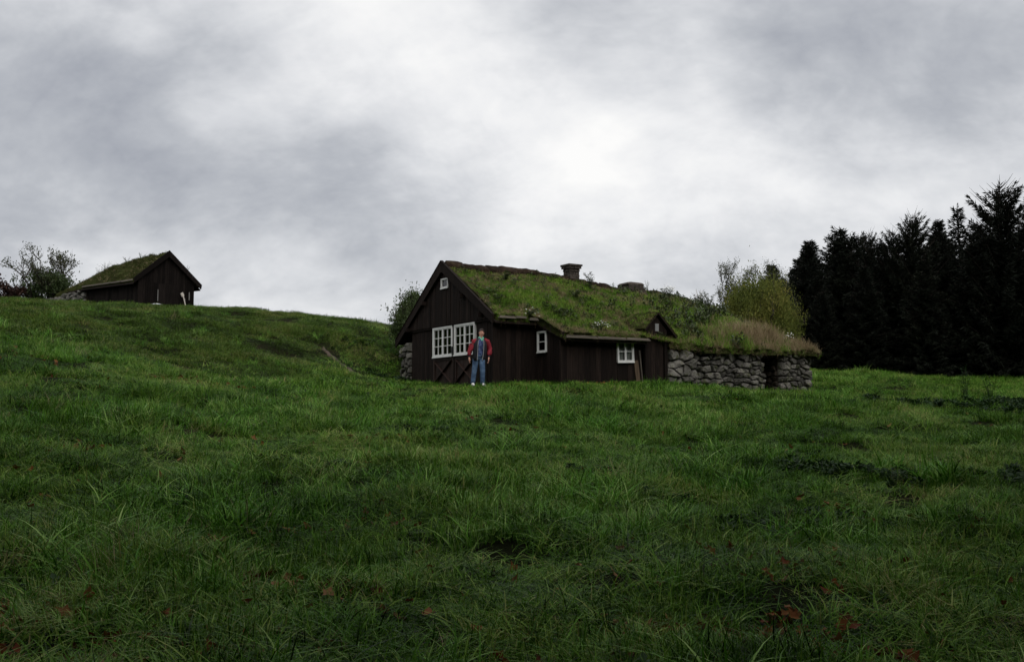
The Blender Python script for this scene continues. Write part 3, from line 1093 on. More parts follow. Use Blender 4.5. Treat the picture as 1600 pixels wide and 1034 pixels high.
for a in (9.62, 10.72):
    st = MB().prism([(a - .16, 0), (a + .17, -.01), (a + .12, .06), (a - .02, .10), (a - .13, .07)], -.14, .25).build('capstone', plain('pale_capstone', (0.42, 0.40, 0.36), rough=.9, bump=.6), cabin, loc=Lp(0, 4.68, 3.60))
# stone side wall left of the gable
stone_wall('stone_buttress', cabin, Lp(-.02, 0, ZB), G, -3.42, -2.57, -.25, lambda v: rel(4.12) + (v + 2.5) * .25, .26, M['stone'], 11, thick=.9)
stone_wall('stone_side', cabin, Lp(0, -3.42, ZB), R(180), -6.0, 0.0, -.3, lambda x: rel(3.98), .30, M['stone'], 12, thick=.12)

# chimney: coursed stones narrowing to a waist, flat cap
ch = MB()
cz0, cu, cvv = 6.0, 5.07, 0.0
core = MB().box(-.17, .17, -.17, .17, -.3, .74)
chimney = core.build('chimney', M['chim'], cabin, loc=Lp(cu, cvv, 6.05))
rdm = random.Random(4)
z = -.1
row = 0
while z < .70:
    h = rdm.uniform(.075, .11)
    hw = .245 - .035 * math.sin(min(1, max(0, z) / .72) * math.pi) + (.03 if z > .62 else 0)
    for side in range(4):
        cuts = sorted([-hw, rdm.uniform(-.09, -.02), rdm.uniform(.05, .12), hw])
        for a, b in zip(cuts[:-1], cuts[1:]):
            j = rdm.uniform(-.012, .012)
            s_ = MB()
            zt = z + h - .008
            s_.add([(a + .005, -hw - j, z), (b - .005, -hw - j, z), (b - .005, -.15, z), (a + .005, -.15, z),
                    (a + .012, -hw - j + .01, zt), (b - .012, -hw - j + .01, zt), (b - .005, -.15, zt), (a + .005, -.15, zt)],
                   [(0, 3, 2, 1), (4, 5, 6, 7), (0, 1, 5, 4), (1, 2, 6, 5), (2, 3, 7, 6), (3, 0, 4, 7)])
            s_.build('stone', M['chim'], chimney, rz=side * math.pi / 2 + .0)
    z += h
    row += 1
hw = .29
MB().add([(-hw, -hw, .73), (hw, -hw, .735), (hw, hw, .73), (-hw, hw, .73), (-hw * 1.02, -hw, .80), (hw, -hw * 1.01, .795), (hw * .98, hw, .81), (-hw, hw, .80), (0, 0, .84)],
         [(0, 3, 2, 1), (0, 1, 5, 4), (1, 2, 6, 5), (2, 3, 7, 6), (3, 0, 4, 7), (4, 5, 8), (5, 6, 8), (6, 7, 8), (7, 4, 8)]).build('cap_slab', M['chim'], chimney)

# low smoke vent of flat stones further along the ridge
vent = MB().box(-.2, .2, -.2, .2, -.25, .22).build('smoke_vent', M['earth'], cabin, loc=Lp(7.75, 0, 6.02))
for z, hw, n in ((-.15, .46, 3), (-.05, .42, 3), (.06, .38, 3), (.16, .35, 3)):
    for side in range(4):
        cuts = sorted([-hw, rdm.uniform(-.14, -.05), rdm.uniform(.04, .14), hw])
        for a, b in zip(cuts[:-1], cuts[1:]):
            j = rdm.uniform(-.03, .02)
            MB().box(a + .006, b - .006, -hw - j, -.15, z, z + .095).build('stone', M['chim'], vent, rz=side * math.pi / 2)
MB().add([(-.40, -.35, .26), (.38, -.37, .265), (.40, .34, .27), (-.37, .37, .26), (-.36, -.28, .33), (.30, -.30, .335), (.33, .27, .34), (-.30, .29, .33), (.02, 0, .40)],
         [(0, 3, 2, 1), (0, 1, 5, 4), (1, 2, 6, 5), (2, 3, 7, 6), (3, 0, 4, 7), (4, 5, 8), (5, 6, 8), (6, 7, 8), (7, 4, 8)]).build('cap_slab', M['chim'], vent)

# ------------------------------------------------------------------ hut on the hill
hut = empty('hill_hut', (HUT_O[0], HUT_O[1], HZ), PH)
tag(hut, 'small dark boarded hut with turf roof standing on the hill crest', 'hut')
HL = 8.6
HRY = np.array([-.2, 0, 1.9, 3.8, 5.7, 7.0, 8.0, 8.6])
HRZ = np.array([3.02, 3.02, 2.95, 2.88, 2.74, 2.45, 1.9, 1.45])


def hut_z(a, b):
    r_ = np.interp(b, HRY, HRZ)
    e_ = np.interp(b, [0, 5, 7, 8.6], [1.44, 1.50, 1.45, 1.1])
    return r_ + (e_ - r_) * np.abs(a) / 1.85


hd = MB()
bs = np.linspace(-.1, HL, 12)
for b0, b1 in zip(bs[:-1], bs[1:]):
    for a0, a1 in ((-1.95, 0), (0, 1.95)):
        c = [(a0, b0), (a1, b0), (a1, b1), (a0, b1)]
        hd.add([(a, b, float(hut_z(a, b)) - .19) for a, b in c] + [(a, b, float(hut_z(a, b)) - .24) for a, b in c],
               [(0, 1, 2, 3), (7, 6, 5, 4), (0, 4, 5, 1), (1, 5, 6, 2), (2, 6, 7, 3), (3, 7, 4, 0)])
hroof = hd.build('roof', M['wood'], hut)
tv, tf = [], []
AA, BB = np.linspace(-1.88, 1.88, 26), np.linspace(-.05, HL + .05, 56)
for b in BB:
    for a in AA:
        e = 1 if abs(a) < 1.8 and b > .1 else .2
        tv.append((a + random.uniform(-.02, .02), b + random.uniform(-.03, .03), float(hut_z(a, b)) + e * .2 * (float(fbm(a / .9, b / .9, 51, 3)) - .5)))
na = len(AA)
for i in range(len(BB) - 1):
    for k in range(na - 1):
        tf.append((i * na + k, i * na + k + 1, (i + 1) * na + k + 1, (i + 1) * na + k))
nb = len(tv)
ring = [k for k in range(na)] + [i * na + na - 1 for i in range(1, len(BB))] + [(len(BB) - 1) * na + k for k in range(na - 2, -1, -1)] + [i * na for i in range(len(BB) - 2, 0, -1)]
for k in ring:
    a, b, z = tv[k]
    tv.append((a, b, z - .18))
for i in range(len(ring)):
    j = (i + 1) % len(ring)
    tf.append((ring[j], ring[i], nb + i, nb + j))
hturf = mesh_obj('turf', tv, tf, M['turf'], hroof, smooth=True)
M['hut_wood'] = surf('hut_board', [(0.25, (0.005, 0.004, 0.0035)), (0.55, (0.010, 0.0075, 0.0065)), (0.80, (0.02, 0.016, 0.014))], scale=5, stretch=(6, 6, 0.5), bump=0.5, bscale=14, bdist=0.006, rand=0.45, rough=0.9, spec=0.08)
plank_wall('gable_wall', (0, 0, 0), 0, -1.62, 1.62, -.5, lambda x: float(hut_z(x, 0)) - .26, .135, M['hut_wood'], hut)
plank_wall('side_wall', (-1.62, 0, 0), G, -5.2, -.02, -.4, lambda x: 1.22, .2, M['hut_wood'], hut)
plank_wall('side_wall', (1.62, 0, 0), R(90), .02, HL - .6, -.5, lambda x: 1.2, .25, M['hut_wood'], hut)
plank_wall('back_wall', (0, HL - .5, 0), R(180), -1.6, 1.6, -.3, lambda x: .9, .25, M['hut_wood'], hut)
for sgn in (-1, 1):
    poly = [(0, 2.72), (sgn * 1.93, 1.18), (sgn * 1.98, 1.42), (0, 3.07)]
    if sgn < 0:
        poly = poly[::-1]
    MB().prism([(x + sgn * .002, z) for x, z in poly], -.20, -.155).build('barge_board', M['hut_wood'], hut)
dr = MB().box(-.75, .55, -.062, -.036, -.3, 1.30).build('door', M['hut_wood'], hut)
for i in range(6):
    MB().box(-.75 + .2167 * i + .004, -.75 + .2167 * (i + 1) - .004, -.085 + random.uniform(-.006, .006), -.064, -.3, 1.28).build('board', M['hut_wood'], dr)
for x, z0_, z1_ in ((-.56, .35, .95), (1.02, .4, .62), (1.28, .55, .98)):
    MB().box(x, x + .035, -.095, -.04, z0_, z1_).build('pale_batten', plain('worn_bare_wood', (0.2, 0.19, 0.18)), hut)
for b in np.arange(0, 5.2, 1.05):
    MB().box(b + .02, min(b + 1.04, 5.4), -.03, .03, -.10, -.02).build('eave_board', M['grey_wood'], hroof, loc=(-1.93, 0, 1.40 + b * .012), rz=G).rotation_euler = (0, 0, R(90))
stone_wall('stone_wall', hut, (-1.75, 0, 0), R(-90), -8.9, -5.15, .05, lambda x: 1.30 + (x + 5) * .10, .26, M['dark_stone'], 21, thick=.5, offs=lambda x: (x + 5.15) * .22)

# ------------------------------------------------------------------ things by the hut
pole = MB()
pole.tube([(0, 0, 0), (-.06, .10, .45), (-.14, .22, .98)], [.03, .028, .026], 8)
po = empty('leaning_paddle', (0, 0, 0))
hx = HUT_O[0] + .98 * math.cos(PH) + .42 * math.sin(PH)
hy = HUT_O[1] + .98 * math.sin(PH) - .42 * math.cos(PH)
po.location = (hx, hy, float(ground(hx, hy)) - .02)
po.rotation_euler = (0, 0, PH)
tag(po, 'pale wooden pole with a white blade leaning on the hut gable', 'pole')
pole.build('shaft', M['pale_tool'], po)
MB().bar((-.24, .22, .93), (-.10, .24, 1.02), .05, .20, (0, 0, 1)).build('blade', M['pale_tool'], po)
hx = HUT_O[0] - .75 * math.cos(PH) + .35 * math.sin(PH)
hy = HUT_O[1] - .75 * math.sin(PH) - .35 * math.cos(PH)
sv, sf = [], []
for i in range(9):
    for k in range(6):
        sv.append((.36 * (i / 8 - .5) * 2 * .8 + random.uniform(-.02, .02), .16 * (k / 5 - .5) * 2, .05 + .05 * math.sin(i / 8 * math.pi) * math.sin(k / 5 * math.pi) + random.uniform(-.02, .03)))
for i in range(8):
    for k in range(5):
        sf.append((i * 6 + k, (i + 1) * 6 + k, (i + 1) * 6 + k + 1, i * 6 + k + 1))
sk = mesh_obj('crumpled_sheet', sv, sf, M['sack'], None, smooth=True, loc=(hx, hy, float(ground(hx, hy)) + .06), rz=PH)
tag(sk, 'crumpled pale sheet lying by the hut door', 'sheet')

# ------------------------------------------------------------------ leaf and blade building blocks (numpy)


def np_mesh(name, verts, faces_tri, m, smooth=False):
    me_ = bpy.data.meshes.new(name)
    verts = np.asarray(verts, float)
    faces_tri = np.asarray(faces_tri, np.int32)
    k = faces_tri.shape[1]
    me_.vertices.add(len(verts))
    me_.vertices.foreach_set('co', verts.ravel())
    me_.loops.add(faces_tri.size)
    me_.loops.foreach_set('vertex_index', faces_tri.ravel())
    me_.polygons.add(len(faces_tri))
    me_.polygons.foreach_set('loop_start', np.arange(0, faces_tri.size, k))
    me_.update(calc_edges=True)
    me_.validate()
    if smooth:
        me_.shade_smooth()
    me_.materials.append(m)
    return me_


def kites(pos, dirs, nrm, length, width):
    """one bent four-corner leaf per row: base, two sides, tip"""
    side = np.cross(dirs, nrm)
    side /= np.linalg.norm(side, axis=1)[:, None] + 1e-9
    L_, W_ = length[:, None], width[:, None]
    a = pos
    b = pos + dirs * L_ * .45 + side * W_ * .5 + nrm * L_ * .06
    c = pos + dirs * L_ - nrm * L_ * .08
    d = pos + dirs * L_ * .45 - side * W_ * .5 + nrm * L_ * .06
    v = np.stack([a, b, c, d], 1).reshape(-1, 3)
    n = len(pos)
    f = np.arange(4 * n).reshape(n, 4)
    f = np.concatenate([f[:, [0, 1, 2]], f[:, [0, 2, 3]]])
    return v, f


def unit(v):
    return v / (np.linalg.norm(v, axis=1)[:, None] + 1e-9)


def blades(n, radius, hmin, hmax, width, lean, seed, segs=4, bend=1.0):
    g = np.random.default_rng(seed)
    az = g.uniform(0, 2 * np.pi, n)
    rr = radius * np.sqrt(g.uniform(0, 1, n))
    ba = g.uniform(0, 2 * np.pi, n)
    base = np.stack([rr * np.cos(ba), rr * np.sin(ba), np.full(n, -.02)], 1)
    h = g.uniform(hmin, hmax, n)
    ln = np.abs(g.normal(lean, lean * .6, n))
    dirx = np.stack([np.cos(az), np.sin(az)], 1)
    tw = az + np.pi / 2 + g.normal(0, .5, n)
    w = width * g.uniform(.6, 1.3, n)
    V = []
    for s in range(segs + 1):
        t = s / segs
        out = ln * h * (t ** (1.6)) * bend
        up = h * (t - .32 * np.clip(ln, 0, 1.6) * t ** 2.4)
        c = np.stack([base[:, 0] + dirx[:, 0] * out, base[:, 1] + dirx[:, 1] * out, base[:, 2] + up], 1)
        ww = w * (1 - t ** 1.8) * .5 if s < segs else w * 0.02
        sv_ = np.stack([np.cos(tw) * ww, np.sin(tw) * ww, 0 * ww], 1)
        V.append(c - sv_)
        V.append(c + sv_)
    V = np.stack(V, 1)
    m_ = V.shape[1]
    F = []
    for s in range(segs):
        F.append([2 * s, 2 * s + 1, 2 * s + 3, 2 * s + 2])
    F = np.array(F)
    faces = (F[None] + (np.arange(n) * m_)[:, None, None]).reshape(-1, 4)
    return V.reshape(-1, 3), faces


def merge(*vf):
    vs, fs, b = [], [], 0
    for v, f in vf:
        vs.append(v)
        fs.append(f + b)
        b += len(v)
    return np.concatenate(vs), np.concatenate(fs)


def rosette(n, seed, length, width, up):
    g = np.random.default_rng(seed)
    az = g.uniform(0, 2 * np.pi, n)
    hh = g.uniform(0, up, n)
    pos = np.stack([.05 * np.cos(az), .05 * np.sin(az), hh], 1)
    el = g.uniform(.05, .9, n)
    d = np.stack([np.cos(az) * np.cos(el), np.sin(az) * np.cos(el), np.sin(el)], 1)
    nr = np.stack([-np.cos(az) * np.sin(el), -np.sin(az) * np.sin(el), np.cos(el)], 1) + g.normal(0, .25, (n, 3))
    return kites(pos, d, unit(nr), length * g.uniform(.6, 1.2, n), width * g.uniform(.7, 1.2, n))


def variant_set(cname, meshes):
    c = bpy.data.collections.new(cname)
    for i, m_ in enumerate(meshes):
        c.objects.link(bpy.data.objects.new(f'{cname}_{i:02d}', m_))
    return c


def scatter(name, P, rot, scl, ids, coll, parent=None):
    """one object: points carrying instances of the small plants of a collection"""
    me_ = bpy.data.meshes.new(name)
    me_.vertices.add(len(P))
    me_.vertices.foreach_set('co', np.asarray(P, float).ravel())
    for an, ty, data, key in (('rot', 'FLOAT_VECTOR', rot, 'vector'), ('scl', 'FLOAT_VECTOR', scl, 'vector')):
        at_ = me_.attributes.new(an, ty, 'POINT')
        at_.data.foreach_set(key, np.asarray(data, np.float32).ravel())
    at_ = me_.attributes.new('ids', 'INT', 'POINT')
    at_.data.foreach_set('value', np.asarray(ids, np.int32))
    o = bpy.data.objects.new(name, me_)
    link(o, parent)
    ng = bpy.data.node_groups.new(name + '_scatter', 'GeometryNodeTree')
    ng.interface.new_socket('Geometry', in_out='INPUT', socket_type='NodeSocketGeometry')
    ng.interface.new_socket('Geometry', in_out='OUTPUT', socket_type='NodeSocketGeometry')
    gi, go = N(ng, 'NodeGroupInput'), N(ng, 'NodeGroupOutput')
    iop = N(ng, 'GeometryNodeInstanceOnPoints')
    ci = N(ng, 'GeometryNodeCollectionInfo')
    ci.inputs['Collection'].default_value = coll
    ci.inputs['Separate Children'].default_value = True
    ci.inputs['Reset Children'].default_value = True
    lk(ng, gi.outputs[0], iop.inputs['Points'])
    lk(ng, ci.outputs[0], iop.inputs['Instance'])
    iop.inputs['Pick Instance'].default_value = True
    for an, ty, sock in (('rot', 'FLOAT_VECTOR', 'Rotation'), ('scl', 'FLOAT_VECTOR', 'Scale'), ('ids', 'INT', 'Instance Index')):
        na_ = N(ng, 'GeometryNodeInputNamedAttribute', data_type=ty)
        na_.inputs['Name'].default_value = an
        src = na_.outputs[0]
        if sock == 'Rotation':
            er = N(ng, 'FunctionNodeEulerToRotation')
            lk(ng, src, er.inputs[0])
            src = er.outputs[0]
        lk(ng, src, iop.inputs[sock])
    lk(ng, iop.outputs[0], go.inputs[0])
    md = o.modifiers.new('scatter', 'NODES')
    md.node_group = ng
    tag(o, kind='stuff')
    return o


# plants to scatter: broad sods of blades for the sward, single clumps on top
meadow = []
for i in range(5):      # 0-4 near sward
    meadow.append(np_mesh('sward', *merge(blades(180, .36, .08, .20, .0105, .85, 100 + i), blades(56, .34, .15, .28, .0115, 1.0, 120 + i)), M['grass']))
for i in range(4):      # 5-8 far sward, wider blades
    meadow.append(np_mesh('far_sward', *merge(blades(190, .56, .05, .17, .014, .9, 500 + i, 3), blades(60, .52, .12, .27, .014, 1.0, 540 + i, 3)), M['grass']))
for i in range(5):      # 9-13 lush arching clumps
    meadow.append(np_mesh('lush_clump', *merge(blades(30, .15, .12, .29, .0115, .9, 200 + i, 5), blades(16, .15, .08, .2, .010, .8, 220 + i)), M['tall_grass']))
for i in range(3):      # 14-16 dry stems
    meadow.append(np_mesh('dry_clump', *blades(18, .14, .10, .30, .0045, .8, 300 + i), M['dry_grass']))
for i in range(2):      # 17-18 broad leaved weeds
    meadow.append(np_mesh('weed_rosette', *rosette(16, 400 + i, .07, .032, .08), M['weed']))
M['hill_grass'] = leafy('hill_grass', [(0.15, (0.014, 0.020, 0.004)), (0.36, (0.028, 0.058, 0.007)), (0.52, (0.052, 0.105, 0.012)), (0.68, (0.092, 0.150, 0.024)), (0.9, (0.17, 0.16, 0.055))], rough=0.5, spec=0.04, trans=0.2, patch=0.38, var=0.3, isl=0.5, pdetail=5)
for i in range(4):      # 19-22 muted grass of the hillside
    meadow.append(np_mesh('hill_sward', *merge(blades(190, .56, .05, .17, .014, .9, 560 + i, 3), blades(60, .52, .12, .25, .014, 1.0, 580 + i, 3)), M['hill_grass']))
MEADOW = variant_set('meadow_plants', meadow)


def scatter_ground():
    P, Rt, Sc, Id = [], [], [], []
    # y from, y to, plants per square metre, kind
    bands = [(4.0, 15, 10.5, 'near'), (15, 25, 9.0, 'near'), (25, 62, 4.6, 'far'),
             (4.0, 12, 34, 'clump'), (12, 22, 24, 'clump'), (22, 54, 11, 'clump')]
    for y0, y1, dens, kind in bands:
        w0 = .62 * y1 + 3
        n = int((y1 - y0) * 2 * w0 * dens)
        x = rng.uniform(-w0, w0, n)
        y = rng.uniform(y0, y1, n)
        ok = np.abs(x) < .60 * y + 2.5
        x, y = x[ok], y[ok]
        u_, v_ = cabin_uv(x, y)
        m = .12 if kind != 'clump' else 0
        inside = (u_ > -.06 - m) & (u_ < 12.2) & (v_ > -3.4) & (v_ < np.where(u_ < 1.5, 3.2, 4.6) + m)
        a_, b_ = hut_ab(x, y)
        inside |= (np.abs(a_) < 1.62) & (b_ > -.05) & (b_ < 8.5)
        dpath = np.min(np.hypot(x[:, None] - pxs[None, ::3], y[:, None] - pys[None, ::3]), axis=1)
        inside |= dpath < (.38 if kind != 'clump' else .22)
        inside |= (x > 12) & (y > 53)
        inside |= np.hypot(x + 1.02, y - 29.45) < (.65 if kind == 'clump' else .46)
        lush = fbm(x / 2.6, y / 2.6, 71, 3)
        if kind == 'clump':
            inside |= (x < -4) & (y > 24) & (rng.uniform(0, 1, len(x)) < .65)
            inside |= rng.uniform(0, 1, len(x)) > np.clip((lush - .36) * 3.2, .06, 1) * np.clip((fbm(x / .55, y / .55, 79, 2) - .36) * 5, .05, 1)
        x, y, u_, v_, lush = x[~inside], y[~inside], u_[~inside], v_[~inside], lush[~inside]
        n = len(x)
        z = ground(x, y)
        e = .25
        sx = (ground(x + e, y) - ground(x - e, y)) / (2 * e)
        sy = (ground(x, y + e) - ground(x, y - e)) / (2 * e)
        clump = fbm(x / .9, y / .9, 77, 2)
        bare = fbm(x / 1.3 + 9, y / 1.7, 83, 3)
        s = .82 + 1.0 * (lush - .42) + 1.3 * (clump - .5)
        low = np.clip((bare - .56) / .1, 0, 1)
        s = s * (1 - .28 * low)
        near_wall = ((u_ > -3.2) & (u_ < 13) & (v_ > -3.5) & (v_ < 5.8))
        s = np.where(near_wall, s * .58, s)
        steep = np.clip((y - 30) / 10, 0, 1) * (x < -3)
        s = s * (1 - .2 * steep)
        s = np.clip(s, .42, 1.5) * rng.uniform(.8, 1.25, n)
        if kind == 'clump':
            s = s * np.where(rng.uniform(0, 1, n) < .08, 1.25, 1.0)
        if kind == 'near':
            idv = rng.integers(0, 5, n)
        elif kind == 'far':
            hill = np.clip((-x - 3 - .25 * np.clip(34 - y, -10, 10)) / 6 + .9 * (fbm(x / 4, y / 4, 99, 2) - .5), 0, 1)
            idv = np.where(rng.uniform(0, 1, n) < .15 + .85 * hill, rng.integers(19, 23, n), rng.integers(5, 9, n))
        else:
            idv = rng.integers(9, 14, n)
            q_ = rng.uniform(0, 1, n)
            idv = np.where(q_ < .06 + .2 * low + .34 * steep * (fbm(x / 2.2, y / 2.2, 95, 3) > .5), rng.integers(14, 17, n), idv)
            idv = np.where(q_ > .96 - .05 * (fbm(x / 1.8, y / 1.8, 91, 2) > .6), rng.integers(17, 19, n), idv)
        gam = rng.uniform(0, 6.283, n)
        cg, sg = np.cos(gam), np.sin(gam)
        lx, ly = cg * sx + sg * sy, -sg * sx + cg * sy
        P.append(np.stack([x, y, z], 1))
        Rt.append(np.stack([np.arctan(ly) + rng.normal(0, .06, n), -np.arctan(lx) + rng.normal(0, .06, n), gam], 1))
        hz = np.where(kind == 'clump', s, s)
        w_ = 1.0 if kind != 'clump' else s
        Sc.append(np.stack([w_ * rng.uniform(.92, 1.15, n), w_ * rng.uniform(.92, 1.15, n), hz], 1))
        Id.append(idv)
    o = scatter('meadow_grass', np.concatenate(P), np.concatenate(Rt), np.concatenate(Sc), np.concatenate(Id), MEADOW)
    tag(o, 'lush uneven green meadow grass covering the slope', 'grass', kind='stuff')


scatter_ground()

# beds of dark broad-leaved weeds in the grass
weed_v = []
for i in range(3):
    vs, fs = rosette(60, 600 + i, .085, .045, .20)
    weed_v.append(np_mesh('weed_plant', vs, fs, M['weed']))
WEEDS = variant_set('weed_plants', weed_v)
P, Sc, Id = [], [], []
for cx, cy, rx, ry, n, s in ((5.4, 13.4, 1.7, .6, 330, .85), (7.6, 13.2, 1.5, .7, 300, .95), (3.2, 10.4, .6, .35, 60, .7), (2.4, 10.2, .4, .25, 30, .65), (-2.6, 12.8, .5, .3, 30, .6), (-1.5, 17.3, .7, .35, 50, .6),
                             (12.2, 26.5, 2.4, 1.0, 340, 1.0), (14.8, 28.6, 2.0, 1.4, 260, 1.1), (.9, 13.6, .6, .3, 40, .55), (-3.9, 34.9, .6, .9, 130, .9), (-4.8, 35.8, .7, .7, 90, .8), (3.9, 15.8, .8, .3, 50, .6), (1.6, 11.9, .5, .25, 34, .6),
                             (8.3, 33.0, 1.3, .25, 90, .7), (-6.0, 38.6, 1.0, .8, 90, .7)):
    a = rng.uniform(0, 6.283, n)
    r_ = np.sqrt(rng.uniform(0, 1, n)) * rng.uniform(.5, 1.5, n)
    x, y = cx + rx * 1.15 * r_ * np.cos(a), cy + ry * 1.3 * r_ * np.sin(a)
    keep = fbm(x / .5, y / .4, 97, 2) > .42
    x, y, n = x[keep], y[keep], int(keep.sum())
    P.append(np.stack([x, y, ground(x, y) - .02], 1))
    Sc.append(np.repeat((s * rng.uniform(.5, 1.2, n))[:, None], 3, 1))
P, Sc = np.concatenate(P), np.concatenate(Sc)
n = len(P)
o = scatter('low_weeds', P, np.stack([rng.normal(0, .2, n), rng.normal(0, .2, n), rng.uniform(0, 6.28, n)], 1), Sc, rng.integers(0, 3, n), WEEDS)
tag(o, 'patches of dark broad-leaved weeds in the meadow grass', 'weeds', kind='stuff')


# fallen autumn leaves
def dead_leaf(seed):
    g = random.Random(seed)
    n = 9
    out = []
    for k in range(n):
        a = 2 * math.pi * k / n
        r_ = (.042 if k % 2 else .026) * g.uniform(.8, 1.2)
        x, y = r_ * 1.25 * math.cos(a), r_ * math.sin(a)
        out.append((x, y, .25 * abs(y) + .012 * g.uniform(-1, 1) + (x * x) * 3))
    vs = np.array(out + [(0, 0, -.004)])
    fs = np.array([(k, (k + 1) % n, n) for k in range(n)])
    return np_mesh('fallen_leaf', vs, fs, M['fallen'])


LEAVES = variant_set('leaf_litter', [dead_leaf(i) for i in range(6)])
P = []
for cx, cy, rx, ry, n in ((1.3, 6.8, .8, .45, 190), (2.0, 6.3, .8, .4, 110), (.4, 6.0, .9, .4, 70), (-5.9, 13.3, .55, .5, 60), (1.3, 13.4, .6, .35, 46), (3.6, 11.4, .5, .4, 40), (-7.3, 22.2, .9, .7, 60), (-5.9, 21.9, .6, .7, 36),
                          (-2.0, 15.9, .5, .4, 26), (-1.4, 7.0, 1.0, .5, 60), (-2.6, 9.0, 1.2, .8, 60), (-.6, 10.4, 1.4, 1.0, 60), (-3.4, 6.6, 1.0, .5, 60), (-.2, 28.9, 1.2, .5, 60), (3.2, 30.0, 1.6, .5, 70), (.5, 26.5, 2.5, .8, 60), (-2.4, 5.8, 1.0, .4, 60), (4.3, 10.2, .9, .8, 34), (2.6, 8.4, .8, .8, 34), (-11, 21.5, 1.0, .8, 40)):
    a = rng.uniform(0, 6.283, n)
    r_ = np.sqrt(rng.uniform(0, 1, n)) * rng.uniform(.5, 1.3, n)
    x, y = cx + rx * r_ * np.cos(a), cy + ry * r_ * np.sin(a)
    P.append(np.stack([x, y, ground(x, y) + rng.uniform(.005, .07, n)], 1))
n = 750
y = 5 + 20 * rng.uniform(0, 1, n) ** 1.1
x = rng.uniform(-.58, .5, n) * y
P.append(np.stack([x, y, ground(x, y) + rng.uniform(.01, .08, n)], 1))
P = np.concatenate(P)
n = len(P)
o = scatter('fallen_leaves', P, np.stack([rng.normal(0, .55, n), rng.normal(0, .55, n), rng.uniform(0, 6.28, n)], 1), np.repeat(rng.uniform(.6, 1.25, n)[:, None], 3, 1), rng.integers(0, 6, n), LEAVES)
tag(o, 'rust-brown fallen autumn leaves lying in the meadow grass', 'leaves', kind='stuff')

# ------------------------------------------------------------------ growth on the roofs
roofset = []
for i in range(4):      # 0-3 green grass
    roofset.append(np_mesh('roof_tuft', *blades(34, .15, .06, .19, .012, .7, 700 + i, 3), M['roof_grass']))
for i in range(2):      # 4-5 dry grass
    roofset.append(np_mesh('roof_dry_tuft', *blades(22, .13, .08, .24, .010, .6, 720 + i, 3), M['dry_grass']))
for i in range(2):      # 6-7 weeds
    roofset.append(np_mesh('roof_weed', *rosette(26, 740 + i, .10, .05, .22), M['roof_weed']))
M['hut_grass'] = leafy('hut_roof_grass', [(0.2, (0.035, 0.032, 0.012)), (0.4, (0.045, 0.055, 0.016)), (0.6, (0.065, 0.082, 0.022)), (0.9, (0.11, 0.10, 0.04))], rough=0.6, spec=0.05, trans=0.25, patch=0.9, isl=0.4)
for i in range(3):      # 8-10 hut grass
    roofset.append(np_mesh('hut_tuft', *blades(34, .15, .06, .19, .012, .7, 760 + i, 3), M['hut_grass']))
ROOFSET = variant_set('roof_plants', roofset)
n = 14500
u_ = rng.uniform(-.04, 12.4, n)
v_ = rng.uniform(-3.5, 4.92, n)
ok = v_ < np.where(u_ < 1.42, 3.42, 4.9)
ok &= ~((v_ < -.6) & (rng.uniform(0, 1, n) < .45))
ok &= np.abs(v_) > .2
u_, v_ = u_[ok], v_[ok]
n = len(u_)
z_ = roof_z(u_, v_) + roof_bump(u_, v_) - .01
edge = np.clip(1 - (np.where(u_ < 1.42, 3.42, 4.9) - v_) / .45, 0, 1)
rake = np.clip(1 - (u_ + .05) / .6, 0, 1)
rid = np.clip(1 - np.abs(v_) / .8, 0, 1)
thin = fbm(u_ / 1.2, v_ / 1.2, 61, 3)
s = .75 + .9 * (thin - .45) + .25 * (u_ > 6) * rng.uniform(0, 1, n)
s = s * (1 - .45 * rake) * (1 - .25 * rid)
idv = rng.integers(0, 4, n)
pd = .07 + .5 * edge + .25 * rake + .25 * rid + .35 * (thin < .42) + .3 * (fbm(u_ / .7, v_ / .7, 67, 2) > .62)
# the far end over the stone wall carries tall dry grass
tall = np.exp(-(((u_ - 10.2) / 1.5) ** 2 + ((v_ - 3.9) / .75) ** 2)) + .9 * np.exp(-(((u_ - 12.0) / .35) ** 2 + ((v_ - 4.4) / .5) ** 2)) + .6 * np.exp(-(((u_ - 8.0) / .35) ** 2 + ((v_ - 4.2) / .4) ** 2))
idv = np.where(rng.uniform(0, 1, n) < pd + tall * .9, rng.integers(4, 6, n), idv)
idv = np.where((rng.uniform(0, 1, n) < .03 + .08 * (thin > .62) + .02 * (u_ > 7)) & (tall < .15), rng.integers(6, 8, n), idv)
s = np.clip(s, .35, 1.5) * rng.uniform(.8, 1.25, n) * (1 + .85 * tall)
hgt = s * (1 + .5 * tall) * (1 + .35 * (u_ > 6.5))
rt = np.stack([rng.normal(0, .2, n), rng.normal(0, .2, n), rng.uniform(0, 6.28, n)], 1)
sc3 = np.stack([s, s, hgt], 1)
pp = np.stack([u_, -v_, z_ - ZB], 1)
